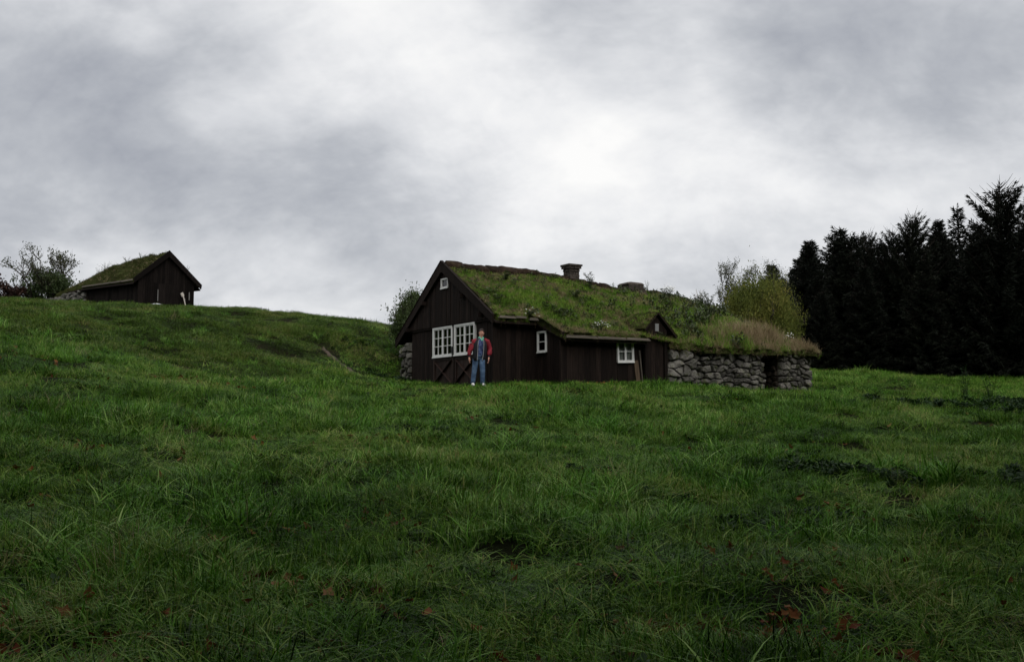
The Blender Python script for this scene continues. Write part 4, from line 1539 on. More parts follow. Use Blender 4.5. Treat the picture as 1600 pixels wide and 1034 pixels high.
# fringe hanging over the eaves and verges, and bristling on the porch roof and ridge
nf = 900
fu = rng.uniform(0, 12.3, nf)
fu = np.where((fu > 4.56) & (fu < 5.55), fu + 1.0, fu)
fv = np.where(fu < 1.42, 3.42, 4.84) + rng.uniform(-.06, .05, nf)
fz = roof_z(fu, fv) - rng.uniform(.0, .17, nf)
pp = np.concatenate([pp, np.stack([fu, -fv, fz - ZB], 1)])
rt = np.concatenate([rt, np.stack([rng.uniform(.8, 1.9, nf), rng.normal(0, .35, nf), rng.normal(0, .3, nf)], 1)])
fs_ = rng.uniform(.4, .85, nf)
sc3 = np.concatenate([sc3, np.stack([fs_, fs_, fs_], 1)])
idv = np.concatenate([idv, np.where(rng.uniform(0, 1, nf) < .55, rng.integers(4, 6, nf), rng.integers(0, 4, nf))])
nf = 260
fu = rng.uniform(0, 11, nf)
fv = rng.choice([-1, 1], nf) * rng.uniform(.16, .30, nf)
pp = np.concatenate([pp, np.stack([fu, -fv, roof_z(fu, fv) - .02 - ZB], 1)])
rt = np.concatenate([rt, np.stack([rng.normal(0, .3, nf), rng.normal(0, .3, nf), rng.uniform(0, 6.28, nf)], 1)])
fs_ = rng.uniform(.3, .75, nf)
sc3 = np.concatenate([sc3, np.stack([fs_, fs_, fs_], 1)])
idv = np.concatenate([idv, rng.integers(0, 6, nf)])
nf = 420
ft = rng.uniform(0, 1, nf)
left = rng.uniform(0, 1, nf) < .4
fu = np.where(left, 5.02 - .5 * ft, 5.02 + .74 * ft)
fz = np.where(left, 4.78 - .54 * ft, 4.78 - .74 * ft)
fy = -4.78 - .1 + rng.uniform(0, 1.2, nf)
pp = np.concatenate([pp, np.stack([fu, fy, fz - ZB], 1)])
rt = np.concatenate([rt, np.stack([rng.normal(0, .3, nf), rng.normal(0, .3, nf), rng.uniform(0, 6.28, nf)], 1)])
fs_ = rng.uniform(.4, .9, nf)
sc3 = np.concatenate([sc3, np.stack([fs_, fs_, fs_ * .8], 1)])
idv = np.concatenate([idv, rng.integers(0, 6, nf)])
o = scatter('roof_grass', pp, rt, sc3, idv, ROOFSET, roof)
n = 3400
a_, b_ = rng.uniform(-1.86, 1.86, n), rng.uniform(-.05, HL, n)
z_ = hut_z(a_, b_) + .2 * (fbm(a_ / .9, b_ / .9, 51, 3) - .5) - .01
s = rng.uniform(.5, .95, n)
idv = np.where(rng.uniform(0, 1, n) < .12, rng.integers(4, 6, n), rng.integers(8, 11, n))
o = scatter('roof_grass', np.stack([a_, b_, z_], 1), np.stack([rng.normal(0, .2, n), rng.normal(0, .2, n), rng.uniform(0, 6.28, n)], 1),
            np.stack([s, s, s * .85], 1), idv, ROOFSET, hroof)


# single weeds and flower clumps on the roof
def herb(name, base, h, spread, nst, leafm, seed, label, cat, leaf=(.09, .035), nleaf=9, flowers=0, group=None, lean=(0, 0)):
    g = np.random.default_rng(seed)
    root = empty(name, base)
    tag(root, label, cat, group)
    st = MB()
    pos, dr_, nr_ = [], [], []
    heads = []
    for i in range(nst):
        a = g.uniform(0, 6.283)
        tip = Vector((math.cos(a) * spread * g.uniform(.3, 1) + lean[0], math.sin(a) * spread * g.uniform(.3, 1) + lean[1], h * g.uniform(.6, 1)))
        pts = [Vector((math.cos(a) * .03, math.sin(a) * .03, -.05)), Vector((tip.x * .35, tip.y * .35, tip.z * .55)), tip]
        st.tube(pts, [.008, .006, .003], 4, cap=False)
        heads.append(tip)
        for k in range(nleaf):
            t = g.uniform(.1, 1)
            p = pts[0].lerp(pts[1], t * 2) if t < .5 else pts[1].lerp(pts[2], t * 2 - 1)
            q_ = g.uniform(0, 6.283)
            pos.append(p)
            dr_.append((math.cos(q_), math.sin(q_), g.uniform(-.1, .8)))
            nr_.append((-.4 * math.cos(q_), -.4 * math.sin(q_), 1))
    st.build('stem', leafm, root)
    pos, dr_ = np.array(pos), unit(np.array(dr_))
    nr_ = unit(np.array(nr_) + g.normal(0, .3, (len(pos), 3)))
    n_ = len(pos)
    me_ = np_mesh('foliage', *kites(pos, dr_, nr_, leaf[0] * g.uniform(.6, 1.3, n_), leaf[1] * g.uniform(.7, 1.3, n_)), leafm)
    link(bpy.data.objects.new('foliage', me_), root)
    if flowers:
        hs = [heads[i % len(heads)] + Vector((g.normal(0, .05), g.normal(0, .05), g.normal(0, .05))) for i in range(flowers)]
        for hp in hs:
            fl = MB()
            n2 = 8
            vs = [(0, 0, .004)]
            tl = Vector((g.normal(0, .4) + .2, -.5 + g.normal(0, .3), 1)).normalized().to_track_quat('Z', 'Y').to_matrix()
            for k in range(n2):
                q_ = 2 * math.pi * k / n2
                vs.append((.028 * math.cos(q_ + .2), .028 * math.sin(q_ + .2), 0))
                vs.append((.014 * math.cos(q_ + .6), .014 * math.sin(q_ + .6), 0))
            m2 = 2 * n2
            fl.add([hp + tl @ Vector(v) for v in vs], [(0, 1 + k, 1 + (k + 1) % m2) for k in range(m2)])
            fl.build('flower_head', M['flower'], root)
    return root


def on_roof(u, v, dz=0.0):
    x = CABIN_O[0] + u * math.cos(TH) + v * math.sin(TH)
    y = CABIN_O[1] + u * math.sin(TH) - v * math.cos(TH)
    return (x, y, float(roof_z(u, v) + roof_bump(u, v)) + dz)


herb('roof_dock', on_roof(5.35, .75), .62, .26, 12, M['roof_weed'], 1, 'bushy dark weed on the turf roof just below the chimney', 'weed', nleaf=14)
herb('daisy_clump', on_roof(8.75, .95), .58, .36, 18, M['roof_weed'], 2, 'clump of white flowers high on the turf roof beside the low vent', 'flowers', flowers=70)
herb('daisy_clump', on_roof(9.75, 1.1), .38, .30, 10, M['roof_weed'], 3, 'sparse white flowers on the turf roof beyond the large white clump', 'flowers', flowers=14)
herb('daisy_clump', on_roof(2.95, 4.62), .34, .28, 12, M['roof_weed'], 4, 'white flowers growing on the turf edge above the outshot boards', 'flowers', flowers=22)
herb('hanging_weed', on_roof(1.10, 3.42, -.06), .22, .22, 12, M['roof_weed'], 5, 'leafy weed with white flowers hanging over the eave by the gable corner', 'weed', flowers=10, lean=(.08, -.22))
herb('roof_shrub', on_roof(10.6, 1.1), .75, .5, 16, M['roof_weed'], 6, 'grey-green bushy weed on the turf roof near its far end', 'weed', nleaf=16)
herb('roof_shrub', on_roof(10.9, .2), .62, .35, 14, M['dry_grass'], 7, 'pale twiggy weed on the ridge near the far end', 'weed', nleaf=5, leaf=(.05, .02))
herb('roof_stalk', on_roof(8.4, .15), .55, .12, 5, M['roof_weed'], 8, 'thin upright stalk on the ridge beyond the low vent', 'weed', nleaf=8, leaf=(.05, .02))
herb('daisy_clump', on_roof(11.45, 4.25), .42, .25, 10, M['roof_weed'], 9, 'pale flowering weed on the turf above the end of the stone wall', 'flowers', flowers=16)
herb('roof_weed', on_roof(3.9, 1.9), .34, .3, 12, M['roof_weed'], 10, 'low green weed in the middle of the turf roof slope', 'weed', nleaf=14)
herb('roof_weed', on_roof(1.75, .9), .30, .32, 14, M['roof_weed'], 12, 'blue-green weed patch on the turf roof near the gable peak', 'weed', nleaf=14)
herb('roof_weed', on_roof(9.6, 2.3), .55, .5, 18, M['roof_weed'], 13, 'broad dark weed low on the turf roof beyond the porch gable', 'weed', nleaf=15)


def on_hut(a, b, dz=0.0):
    x = HUT_O[0] + a * math.cos(PH) - b * math.sin(PH)
    y = HUT_O[1] + a * math.sin(PH) + b * math.cos(PH)
    return (x, y, HZ + float(hut_z(a, b)) + dz)


herb('roof_weed', on_hut(.25, 3.1), .62, .35, 10, M['roof_weed'], 14, 'tall weeds on the hut ridge behind its front gable', 'weed', leaf=(.07, .03))
herb('roof_weed', on_hut(.1, 4.3), .5, .4, 9, M['roof_weed'], 15, 'thin weeds on the middle of the hut ridge', 'weed', leaf=(.06, .025))
herb('roof_weed', on_hut(1.35, .4), .62, .3, 12, M['roof_weed'], 16, 'pale green weeds on the far slope of the hut roof', 'weed', leaf=(.07, .03))
herb('roof_weed', on_hut(-.1, 6.3), .6, .5, 9, M['roof_weed'], 17, 'sparse stalks at the low back end of the hut roof', 'weed', leaf=(.06, .025))
herb('roof_weed', on_hut(.1, 7.3), .7, .5, 9, M['roof_weed'], 27, 'sparse stalks between the hut roof and the bare bush', 'weed', leaf=(.06, .025))
gx_, gy_ = -15.6, 51.5
herb('crest_weed', (gx_, gy_, float(ground(gx_, gy_))), .42, .3, 7, M['roof_weed'], 18, 'small weeds on the hill crest beside the hut', 'weed', leaf=(.06, .025))
gx_, gy_ = 13.0, 28.6
herb('tall_weed', (gx_, gy_, float(ground(gx_, gy_))), 1.15, .2, 8, M['weed'], 19, 'tall dark weed stalk in front of the spruce wood', 'weed', nleaf=14)
gx_, gy_ = 14.0, 29.2
herb('tall_weed', (gx_, gy_, float(ground(gx_, gy_))), .95, .35, 9, M['weed'], 20, 'shorter bushy weed beside the tall dark stalk', 'weed', nleaf=14)


# ------------------------------------------------------------------ trees
def spruce_meshes(seed, H, base_r, top_curve, upsweep, gap=.27, per=7):
    g = np.random.default_rng(seed)
    pos, dr_, nr_, ln_, wd_ = [], [], [], [], []
    br = MB()
    h = .25
    while h < H - .12:
        t = h / H
        rad = base_r * (1 - t) ** top_curve * g.uniform(.8, 1.15) + .06
        k = max(3, int(per * (1 if t < .75 else .75)))
        a0 = g.uniform(0, 6.28)
        for i in range(k):
            a = a0 + 6.283 * i / k + g.normal(0, .2)
            L = rad * g.uniform(.6, 1.25)
            rise = upsweep * (0.15 + .95 * t) * g.uniform(.6, 1.3) - .22 * (1 - t)
            npt = max(6, int(L / .075))
            tt_ = np.linspace(0.08, 1, npt)
            zc = h + L * (rise * tt_ + (.18 + .25 * upsweep) * tt_ ** 2 - .08)
            xc, yc = np.cos(a) * L * tt_, np.sin(a) * L * tt_
            br.tube([(0, 0, h - .02 * L), (xc[npt // 2], yc[npt // 2], zc[npt // 2]), (xc[-1], yc[-1], zc[-1])], [.022 + .008 * L, .014, .005], 3, cap=False)
            for sgn in (-1, 1):
                for rep in range(3 if t < .85 else 2):
                    ang = a + sgn * g.uniform(.35, 1.15, npt)
                    el = g.normal(-.05 + rise * .6, .38, npt)
                    pos.append(np.stack([xc, yc, zc], 1) + g.normal(0, .015, (npt, 3)))
                    dr_.append(np.stack([np.cos(ang) * np.cos(el), np.sin(ang) * np.cos(el), np.sin(el)], 1))
                    ln_.append((.20 + .16 * L * (1 - tt_) * .6 + .05) * g.uniform(.7, 1.3, npt))
            # tip sprays
            pos.append(np.array([[xc[-1], yc[-1], zc[-1]]] * 3))
            el = g.normal(rise * .8 + .15, .25, 3)
            ang = a + g.normal(0, .3, 3)
            dr_.append(np.stack([np.cos(ang) * np.cos(el), np.sin(ang) * np.cos(el), np.sin(el)], 1))
            ln_.append(g.uniform(.16, .30, 3))
        h += gap * g.uniform(.7, 1.3) * (1.15 - .45 * t)
    # leader
    pos.append(np.stack([np.zeros(14), np.zeros(14), np.linspace(H - .55, H, 14)], 1))
    a = g.uniform(0, 6.28, 14)
    dr_.append(np.stack([np.cos(a) * .55, np.sin(a) * .55, np.full(14, .8)], 1))
    ln_.append(np.linspace(.2, .12, 14))
    pos, dr_, ln_ = np.concatenate(pos), unit(np.concatenate(dr_)), np.concatenate(ln_)
    n_ = len(pos)
    nr_ = unit(g.normal(0, 1, (n_, 3)) + np.array([0, 0, .8]))
    pos[:, 2] *= H / (pos[:, 2] + dr_[:, 2] * ln_ * 1.05).max()
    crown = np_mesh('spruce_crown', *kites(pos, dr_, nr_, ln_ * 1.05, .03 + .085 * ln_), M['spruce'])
    trunk = MB().tube([(0, 0, -.4), (0, 0, H * .5), (0, 0, H - .05)], [.16 * H / 11, .09 * H / 11, .008], 8)
    tm = bpy.data.meshes.new('spruce_trunk')
    vs = trunk.v + br.v
    fs = trunk.f + [tuple(i + len(trunk.v) for i in f) for f in br.f]
    tm.from_pydata(vs, [], fs)
    tm.materials.append(M['bark'])
    return crown, tm


SPR = [spruce_meshes(1, 9.0, 2.3, .72, .25), spruce_meshes(2, 9.0, 2.1, .60, .38), spruce_meshes(3, 9.0, 2.3, .42, .62, gap=.30), spruce_meshes(4, 9.0, 1.35, .85, .35, gap=.36, per=5)]


def conifer(x, y, ztop, var, wscale, label, rot):
    zg = float(ground_base(x, y)) - .05
    s = (ztop - zg) / 9.0
    root = empty('spruce_tree', (x, y, zg), rot)
    root.scale = (s * wscale, s * wscale, s)
    tag(root, label, 'spruce', 'dark spruces at the edge of the wood')
    link(bpy.data.objects.new('crown', SPR[var][0]), root)
    link(bpy.data.objects.new('trunk', SPR[var][1]), root)


CON = [(17.0, 58, 9.9, 1, .8, 'low spruce top at the left end of the wood, next to the broadleaf trees'),
       (16.2, 54, 10.76, 0, 1.05, 'leftmost full spruce of the wood with reddish-dark pointed crown'),
       (18.31, 55, 11.95, 1, 1.0, 'spruce with a taller feathery crown, second peak from the left end of the wood'),
       (19.55, 54, 11.4, 2, .62, 'spruce with a small tufted top, third peak from the left of the wood'),
       (21.0, 56, 11.2, 0, .85, 'lower spruce between the tufted top and the broad dark spruce'),
       (20.6, 53.5, 11.35, 2, .8, 'wide-topped spruce leaning out at the left shoulder of the broad dark spruce'),
       (21.56, 53, 12.2, 2, .82, 'broad dark spruce with bushy rounded top in the middle of the wood'),
       (23.37, 54, 12.15, 0, .8, 'narrow spruce just right of the broad bushy one'),
       (27.21, 60, 14.3, 3, 1.0, 'thin pale spruce with open ladder-like branches rising behind the row'),
       (26.0, 55, 12.3, 1, .85, 'low spruce shoulder between the thin spruce and the tallest spruce'),
       (24.87, 50, 13.2, 2, .95, 'tallest spruce with upswept forked branches near the right edge'),
       (27.6, 51.5, 12.9, 2, .9, 'tall spruce cut by the right edge of the picture'),
       (23.6, 50.6, 10.2, 0, 1.1, 'dark spruce filling the front below the tallest one'),
       (21.2, 50.8, 9.4, 0, 1.15, 'dark front spruce with branches to the ground below the bushy top'),
       (18.4, 51.6, 9.2, 0, 1.1, 'dark front spruce with branches to the ground below the feathery crown'),
       (16.2, 51.8, 7.9, 1, 1.1, 'shortest front spruce beside the yellow-green willow'),
       (26.6, 49.0, 9.6, 0, 1.1, 'dark front spruce at the right edge with branches to the ground')]
for i, (x, y, zt, var, ws, lab) in enumerate(CON):
    conifer(x, y, zt, var, ws, lab, i * 1.7)

# the wood behind and beyond reads as one dark mass
P, Sc, Rt = [], [], []
for i in range(160):
    x, y = rng.uniform(15, 60), rng.uniform(52, 84)
    if y < 57 and x < 30:
        continue
    if x < 17 + (y - 56) * .1:
        continue
    P.append((x, y, float(ground_base(x, y)) - .1))
    s = rng.uniform(.78, .98)
    Sc.append((s * 1.1, s * 1.1, s))
    Rt.append((0, 0, rng.uniform(0, 6.28)))
for x, y, s in ((31, 45, 1.05), (34, 40, 1.1), (32, 50, 1.1), (36, 46, 1.1), (35, 35, 1.15), (33.5, 30, 1.15), (37, 33, 1.2), (33, 25, 1.2), (36.5, 27, 1.2), (32, 20, 1.2), (36, 21, 1.2), (31, 15, 1.2), (35, 15, 1.2), (30, 10, 1.2), (34, 9, 1.2),
                (7.5, -1.5, 1.7), (9.5, 3, 1.6), (12, 7.5, 1.5), (14.5, 12, 1.45), (17.5, 16.5, 1.4), (21, 21, 1.35), (11, -4.5, 1.7), (7, -5, 1.7), (3, -5, 1.75), (-1.2, -5, 1.75), (-5, -4.8, 1.75),  # from here: unseen spruces around the camera, added to shade the foreground
                (-7.2, -1, 1.75), (-8.8, 3, 1.7), (-11.2, 7.5, 1.6), (-14, 12, 1.5), (-17, 16.5, 1.35), (9, -9, 1.7), (4, -9, 1.8), (-2, -9, 1.8), (-8, -7, 1.8), (-12, -1, 1.7), (-15, 5, 1.6), (15, 2.5, 1.5), (18.5, 8, 1.5)):
    P.append((x, y, float(ground_base(x, y)) - .1))
    Sc.append((s * 1.15, s * 1.15, s))
    Rt.append((0, 0, rng.uniform(0, 6.28)))
n = len(P)
ids = list(rng.integers(0, 2, n))


def canopy_mesh(seed):
    """large broadleaf tree: high domed crown over a bare trunk"""
    g = np.random.default_rng(seed)
    nl = 60
    dv = unit(g.normal(0, 1, (nl, 3)))
    lc = dv * np.array([4.6, 4.6, 2.6]) * g.uniform(.35, 1, (nl, 1)) + np.array([0, 0, 11.2])
    k = g.integers(0, nl, 15000)
    pos_ = lc[k] + g.normal(0, .75, (15000, 3))
    d_ = unit(g.normal(0, 1, (15000, 3)))
    n_ = unit(g.normal(0, 1, (15000, 3)) + np.array([0, 0, .8]))
    lv, lf = kites(pos_, d_, n_, g.uniform(.2, .36, 15000), g.uniform(.12, .2, 15000))
    tb = MB().tube([(0, 0, -.5), (.1, .05, 4), (0, .1, 9), (.2, 0, 12)], [.42, .32, .22, .06], 10)
    for c_ in lc[::4]:
        tb.tube([(0, .1, 6.5 + g.uniform(0, 2.5)), tuple(c_ * .5 + np.array([0, 0, 4.6])), tuple(c_)], [.12, .07, .02], 5, cap=False)
    return np_mesh('canopy_crown', lv, lf, M['leaf_green']), tb


cm, ctb = canopy_mesh(5)
tmesh = bpy.data.meshes.new('canopy_trunk')
tmesh.from_pydata(ctb.v, [], ctb.f)
tmesh.materials.append(M['bark'])
CP, CR, CS, CI = [], [], [], []
for x, y, k_ in ((-7.5, -1.0, 1.2), (8.0, -1.5, 1.2), (-12.5, 4.5, 1.2), (12.5, 4.0, 1.2), (-17.5, 11, 1.15), (18, 10.5, 1.15), (0, -9.5, 1.2), (-9, -7, 1.2), (9, -7, 1.2), (-15, -3, 1.2), (15, -4, 1.2), (-4.2, -4.2, 1.2), (4.8, -4.6, 1.2)):  # out of view beside and behind the camera, added to darken the foreground
    rz_ = rng.uniform(0, 6.28)
    for k in (0, 1):
        CP.append((x, y, float(ground_base(x, y)) - .1))
        CS.append((k_, k_, k_))
        CR.append((0, 0, rz_))
        CI.append(k)
leafy_o = scatter('leafy_wood', np.array(CP), np.array(CR), np.array(CS), np.array(CI), variant_set('shade_tree_variants', [cm, tmesh]))
tag(leafy_o, 'tall unseen leafy trees added to shade the near meadow', 'wood', kind='stuff')
wood_v = variant_set('wood_spruces', [SPR[0][0], SPR[1][0]])
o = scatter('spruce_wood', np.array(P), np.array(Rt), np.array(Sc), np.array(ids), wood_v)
tag(o, 'dark mass of spruce wood behind the front row of trees, with unseen spruces added for shade', 'wood', kind='stuff')


def broadleaf(name, base, H, spread, nmain, leafn, leafsize, leafm, seed, label, cat, up=.75, clump=.35, twig=True, group=None, width=None, bare=0.0, dome=0.0):
    g = np.random.default_rng(seed)
    root = empty(name, base)
    tag(root, label, cat, group)
    st = MB()
    tips = []

    def grow(p, d, L, r_, lvl):
        pts, rads = [p.copy()], [r_]
        n_ = 4
        q_ = p.copy()
        dd = d.copy()
        for i in range(n_):
            dd = (dd + Vector(g.normal(0, .16, 3)) + Vector((0, 0, .05))).normalized()
            q_ = q_ + dd * (L / n_)
            pts.append(q_.copy())
            rads.append(r_ * (1 - .75 * (i + 1) / n_))
        st.tube(pts, rads, 5 if lvl < 2 else 3, cap=False)
        if lvl >= 1:
            for k in range(2, len(pts)):
                tips.append((pts[k], dd, lvl))
        if lvl < 3:
            for i in range(int(g.integers(3, 6))):
                t = g.uniform(.3, 1)
                k = min(n_ - 1, int(t * n_))
                b = pts[k].lerp(pts[k + 1], t * n_ - k)
                a = g.uniform(0, 6.28)
                sd = Vector((math.cos(a), math.sin(a), g.uniform(-.1, .7)))
                grow(b, (d * .7 + sd * .8).normalized(), L * g.uniform(.38, .6), max(.004, r_ * .5), lvl + 1)
    for i in range(nmain):
        a = 6.283 * i / nmain + g.uniform(-.4, .4)
        d = Vector((math.cos(a) * spread, math.sin(a) * spread, up)).normalized()
        grow(Vector((math.cos(a) * .08, math.sin(a) * .08, -.15)), d, H * g.uniform(.5, .72), .022 * H / 2 ** .5 + .01, 0)
    st.build('trunk', M['bark'], root)
    tp = np.array([t[0] for t in tips])
    top = tp[:, 2].max()
    keep = g.uniform(0, 1, len(tp)) > bare
    tp = tp[keep]
    pick = g.integers(0, len(tp), leafn)
    pos = tp[pick] + g.normal(0, clump * H * .1, (leafn, 3)) * np.array([1, 1, .8])
    if dome:
        nl = 70
        dv = unit(g.normal(0, 1, (nl, 3)) + np.array([0, 0, .35]))
        rm = np.percentile(np.hypot(tp[:, 0], tp[:, 1]), 92)
        lc = dv * np.array([rm * .80, rm * .80, top * .38]) * g.uniform(.55, 1.0, (nl, 1)) + np.array([0, 0, top * .50])
        lp = g.integers(0, nl, int(leafn * dome))
        ls = g.uniform(.09, .17, nl)[lp][:, None] * rm * 1.25
        k_ = len(lp)
        pos[:k_] = lc[lp] + g.normal(0, 1, (k_, 3)) * ls * np.array([1, 1, .8])
    pos[:, 2] = np.maximum(pos[:, 2], .05)
    d = unit(g.normal(0, 1, (leafn, 3)) + np.array([0, 0, -.25]))
    nr = unit(g.normal(0, 1, (leafn, 3)) + np.array([0, 0, .6]))
    me_ = np_mesh('crown', *kites(pos, d, nr, leafsize * g.uniform(.6, 1.35, leafn), leafsize * .5 * g.uniform(.7, 1.3, leafn)), leafm)
    link(bpy.data.objects.new('crown', me_), root)
    s = H / max(top, .1)
    w = (width / 2) / np.percentile(np.hypot(tp[:, 0], tp[:, 1]), 92) if width else s
    root.scale = (w, w, s)
    return root


def gz(x, y):
    return float(ground_base(x, y)) - .05


broadleaf('slender_tree', (11.9, 52, gz(11.9, 52)), 5.9, .5, 4, 26000, .11, M['leaf_dark'], 31, 'slender dark-leaved tree rising behind the yellow-green willow', 'tree', up=1.1, width=2.2, clump=.2, dome=.7)
broadleaf('slender_tree', (13.5, 50.5, gz(13.5, 50.5)), 5.75, .5, 4, 26000, .11, M['leaf_dark'], 32, 'dark broadleaf tree between the willow and the first spruce', 'tree', up=1.1, width=2.1, clump=.2, dome=.7)
broadleaf('willow_bush', (10.8, 44, gz(10.8, 44)), 4.5, .85, 8, 52000, .14, M['leaf_olive'], 33, 'large rounded yellow-green willow bush behind the far end of the cabin', 'bush', up=.85, width=3.2, clump=.25, dome=.96)
broadleaf('willow_bush', (12.0, 44.8, gz(12.0, 44.8)), 3.7, .9, 7, 30000, .13, M['leaf_olive'], 34, 'lower yellow-green willow bush between the stone wall end and the spruces', 'bush', up=.8, width=1.9, clump=.25, dome=.96)
broadleaf('elder_bush', (-3.85, 38.6, gz(-3.85, 38.6)), 3.1, .5, 6, 22000, .12, M['leaf_green'], 36, 'dark green elder bush growing behind the gable of the cabin', 'bush', up=1.0, width=1.8, clump=.22, dome=.95)
broadleaf('bare_bush', (-27.3, 58.0, gz(-27.3, 58.0)), 3.9, .85, 9, 2400, .12, M['leaf_dark'], 37, 'thin upright bush with bare twigs beside the hut stone wall', 'bush', up=.9, width=4.2, clump=.2, bare=.5)
broadleaf('thorn_bush', (-26.9, 57.6, gz(-26.9, 57.6)), 2.1, .9, 8, 7000, .12, M['leaf_green'], 38, 'dense low dark bush at the foot of the thin twiggy bush', 'bush', up=.8, width=3.0, clump=.3, dome=.6)
broadleaf('red_bush', (-28.8, 56.5, gz(-28.8, 56.5)), 1.6, .9, 6, 2200, .15, M['leaf_red'], 39, 'low reddish-brown bush on the crest at the left edge', 'bush', up=.8, width=2.1, clump=.5)

# ------------------------------------------------------------------ person standing by the cabin corner
px_, py_ = -1.00, 29.85
pz_ = float(ground(px_, py_)) + .03
person = empty('person', (px_, py_, pz_), R(14))
person.rotation_euler = (0, R(1.6), R(14))
tag(person, 'person in dark jacket with red sleeves and blue jeans standing by the cabin doors', 'person')
M['skin'] = plain('skin', (0.52, 0.27, 0.20), rough=.55, var=.06)
M['hair'] = plain('dark_hair', (0.025, 0.016, 0.012), rough=.6, var=.3, scale=60, bump=.4)
M['jacket'] = plain('black_jacket_cloth', (0.014, 0.015, 0.020), rough=.85)
M['sleeve'] = plain('red_sleeve_cloth', (0.20, 0.014, 0.024), rough=.8, var=.2, scale=9)
M['lining'] = plain('grey_jacket_edge', (0.24, 0.24, 0.25), rough=.8)
M['mint'] = plain('mint_green_collar', (0.14, 0.42, 0.30), rough=.85)
M['jeans'] = surf('blue_denim', [(0.3, (0.022, 0.042, 0.09)), (0.5, (0.055, 0.10, 0.18)), (0.7, (0.12, 0.19, 0.29))], scale=7, rough=.9, bump=.4, bscale=30, bdist=.01)
M['shirt'] = surf('patterned_blue_shirt', [(0.35, (0.02, 0.028, 0.075)), (0.48, (0.035, 0.05, 0.13)), (0.56, (0.10, 0.16, 0.30)), (0.62, (0.05, 0.035, 0.14))], scale=14, rough=.9, bump=.2)
M['shoe'] = plain('white_trainer', (0.62, 0.62, 0.60), rough=.6)

sk_v, sk_e, sk_r = [], [], []


def sv(p, r_, par=None):
    sk_v.append(p)
    sk_r.append(r_)
    if par is not None:
        sk_e.append((par, len(sk_v) - 1))
    return len(sk_v) - 1


pel = sv((-.02, 0, .92), (.13, .10))
bel = sv((-.01, 0, 1.08), (.12, .09), pel)
che = sv((0, 0, 1.28), (.15, .10), bel)
nk0 = sv((.02, .005, 1.42), (.06, .06), che)
nk1 = sv((.03, -.005, 1.49), (.055, .058), nk0)
hd0 = sv((.035, -.022, 1.555), (.068, .082), nk1)
hd1 = sv((.04, -.012, 1.63), (.076, .095), hd0)
hd2 = sv((.04, -.005, 1.69), (.055, .07), hd1)
ARM = {-1: [(-.17, 0, 1.37), (-.275, .02, 1.12), (-.335, -.07, .90), (-.335, -.10, .83)], 1: [(.19, 0, 1.395), (.315, .05, 1.14), (.285, -.06, .92), (.262, -.10, .85)]}
for sg in (-1, 1):
    a = ARM[sg]
    i0 = sv(a[0], (.055, .055), che)
    i1 = sv(a[1], (.042, .042), i0)
    i2 = sv(a[2], (.030, .032), i1)
    i3 = sv(a[3], (.024, .036), i2)
    i4 = sv((a[3][0] - .003 * sg, a[3][1] - .01, a[3][2] - .055), (.020, .040), i3)
    bx, by, bz = sk_v[i4]
    for k, (dy, ln) in enumerate(((-.032, .062), (-.011, .072), (.011, .068), (.031, .052))):
        f0 = sv((bx, by + dy, bz - .03), (.009, .009), i4)
        f1 = sv((bx - sg * .012, by + dy, bz - .03 - ln * .55), (.0085, .0085), f0)
        sv((bx - sg * .032, by + dy - .004, bz - .03 - ln), (.0075, .0075), f1)
    t0 = sv((bx - sg * .01, by - .045, bz + .015), (.010, .010), i3)
    sv((bx - sg * .022, by - .062, bz - .03), (.0085, .0085), t0)
LEG = {-1: [(-.105, 0, .88), (-.14, .0, .49), (-.175, .03, .10), (-.20, -.09, .045)], 1: [(.065, 0, .87), (.085, -.10, .49), (.105, -.06, .10), (.15, -.18, .045)]}
for sg in (-1, 1):
    a = LEG[sg]
    i0 = sv(a[0], (.085, .085), pel)
    i1 = sv(a[1], (.055, .058), i0)
    i2 = sv(a[2], (.036, .04), i1)
    sv(a[3], (.036, .03), i2)
bm_ = bpy.data.meshes.new('body')
bm_.from_pydata(sk_v, sk_e, [])
bm_.materials.append(M['skin'])
body = link(bpy.data.objects.new('body', bm_), person)
md = body.modifiers.new('skin', 'SKIN')
md.use_smooth_shade = True
for i, sv_ in enumerate(bm_.skin_vertices[0].data):
    sv_.radius = sk_r[i]
    sv_.use_root = (i == 0)
ss = body.modifiers.new('sub', 'SUBSURF')
ss.levels = ss.render_levels = 1


def loft(name, rings, m, parent, n=16, arc=None, cap=True, th=0.0, jit=0.0):
    """rings of (x, y, z, rx, ry); arc=(a0, a1) leaves the rest of the ring open (front is -y, angle 270)"""
    vs, fs = [], []
    full = arc is None
    cnt = n if full else n + 1
    g = random.Random(len(rings) * 7 + n)
    for (x, y, z, rx, ry) in rings:
        for k in range(cnt):
            q_ = 2 * math.pi * k / n if full else R(arc[0] + (arc[1] - arc[0]) * k / n)
            j = 1 + g.uniform(-jit, jit)
            vs.append((x + rx * j * math.cos(q_), y + ry * j * math.sin(q_), z + g.uniform(-jit, jit) * .05))
    for i in range(len(rings) - 1):
        for k in range(n):
            k2 = (k + 1) % cnt if full else k + 1
            fs.append((i * cnt + k, i * cnt + k2, (i + 1) * cnt + k2, (i + 1) * cnt + k))
    if full and cap:
        fs.append(tuple(range(cnt))[::-1])
        fs.append(tuple((len(rings) - 1) * cnt + k for k in range(cnt)))
    o_ = mesh_obj(name, vs, fs, m, parent, smooth=True)
    if th:
        so_ = o_.modifiers.new('thick', 'SOLIDIFY')
        so_.thickness = th
    return o_


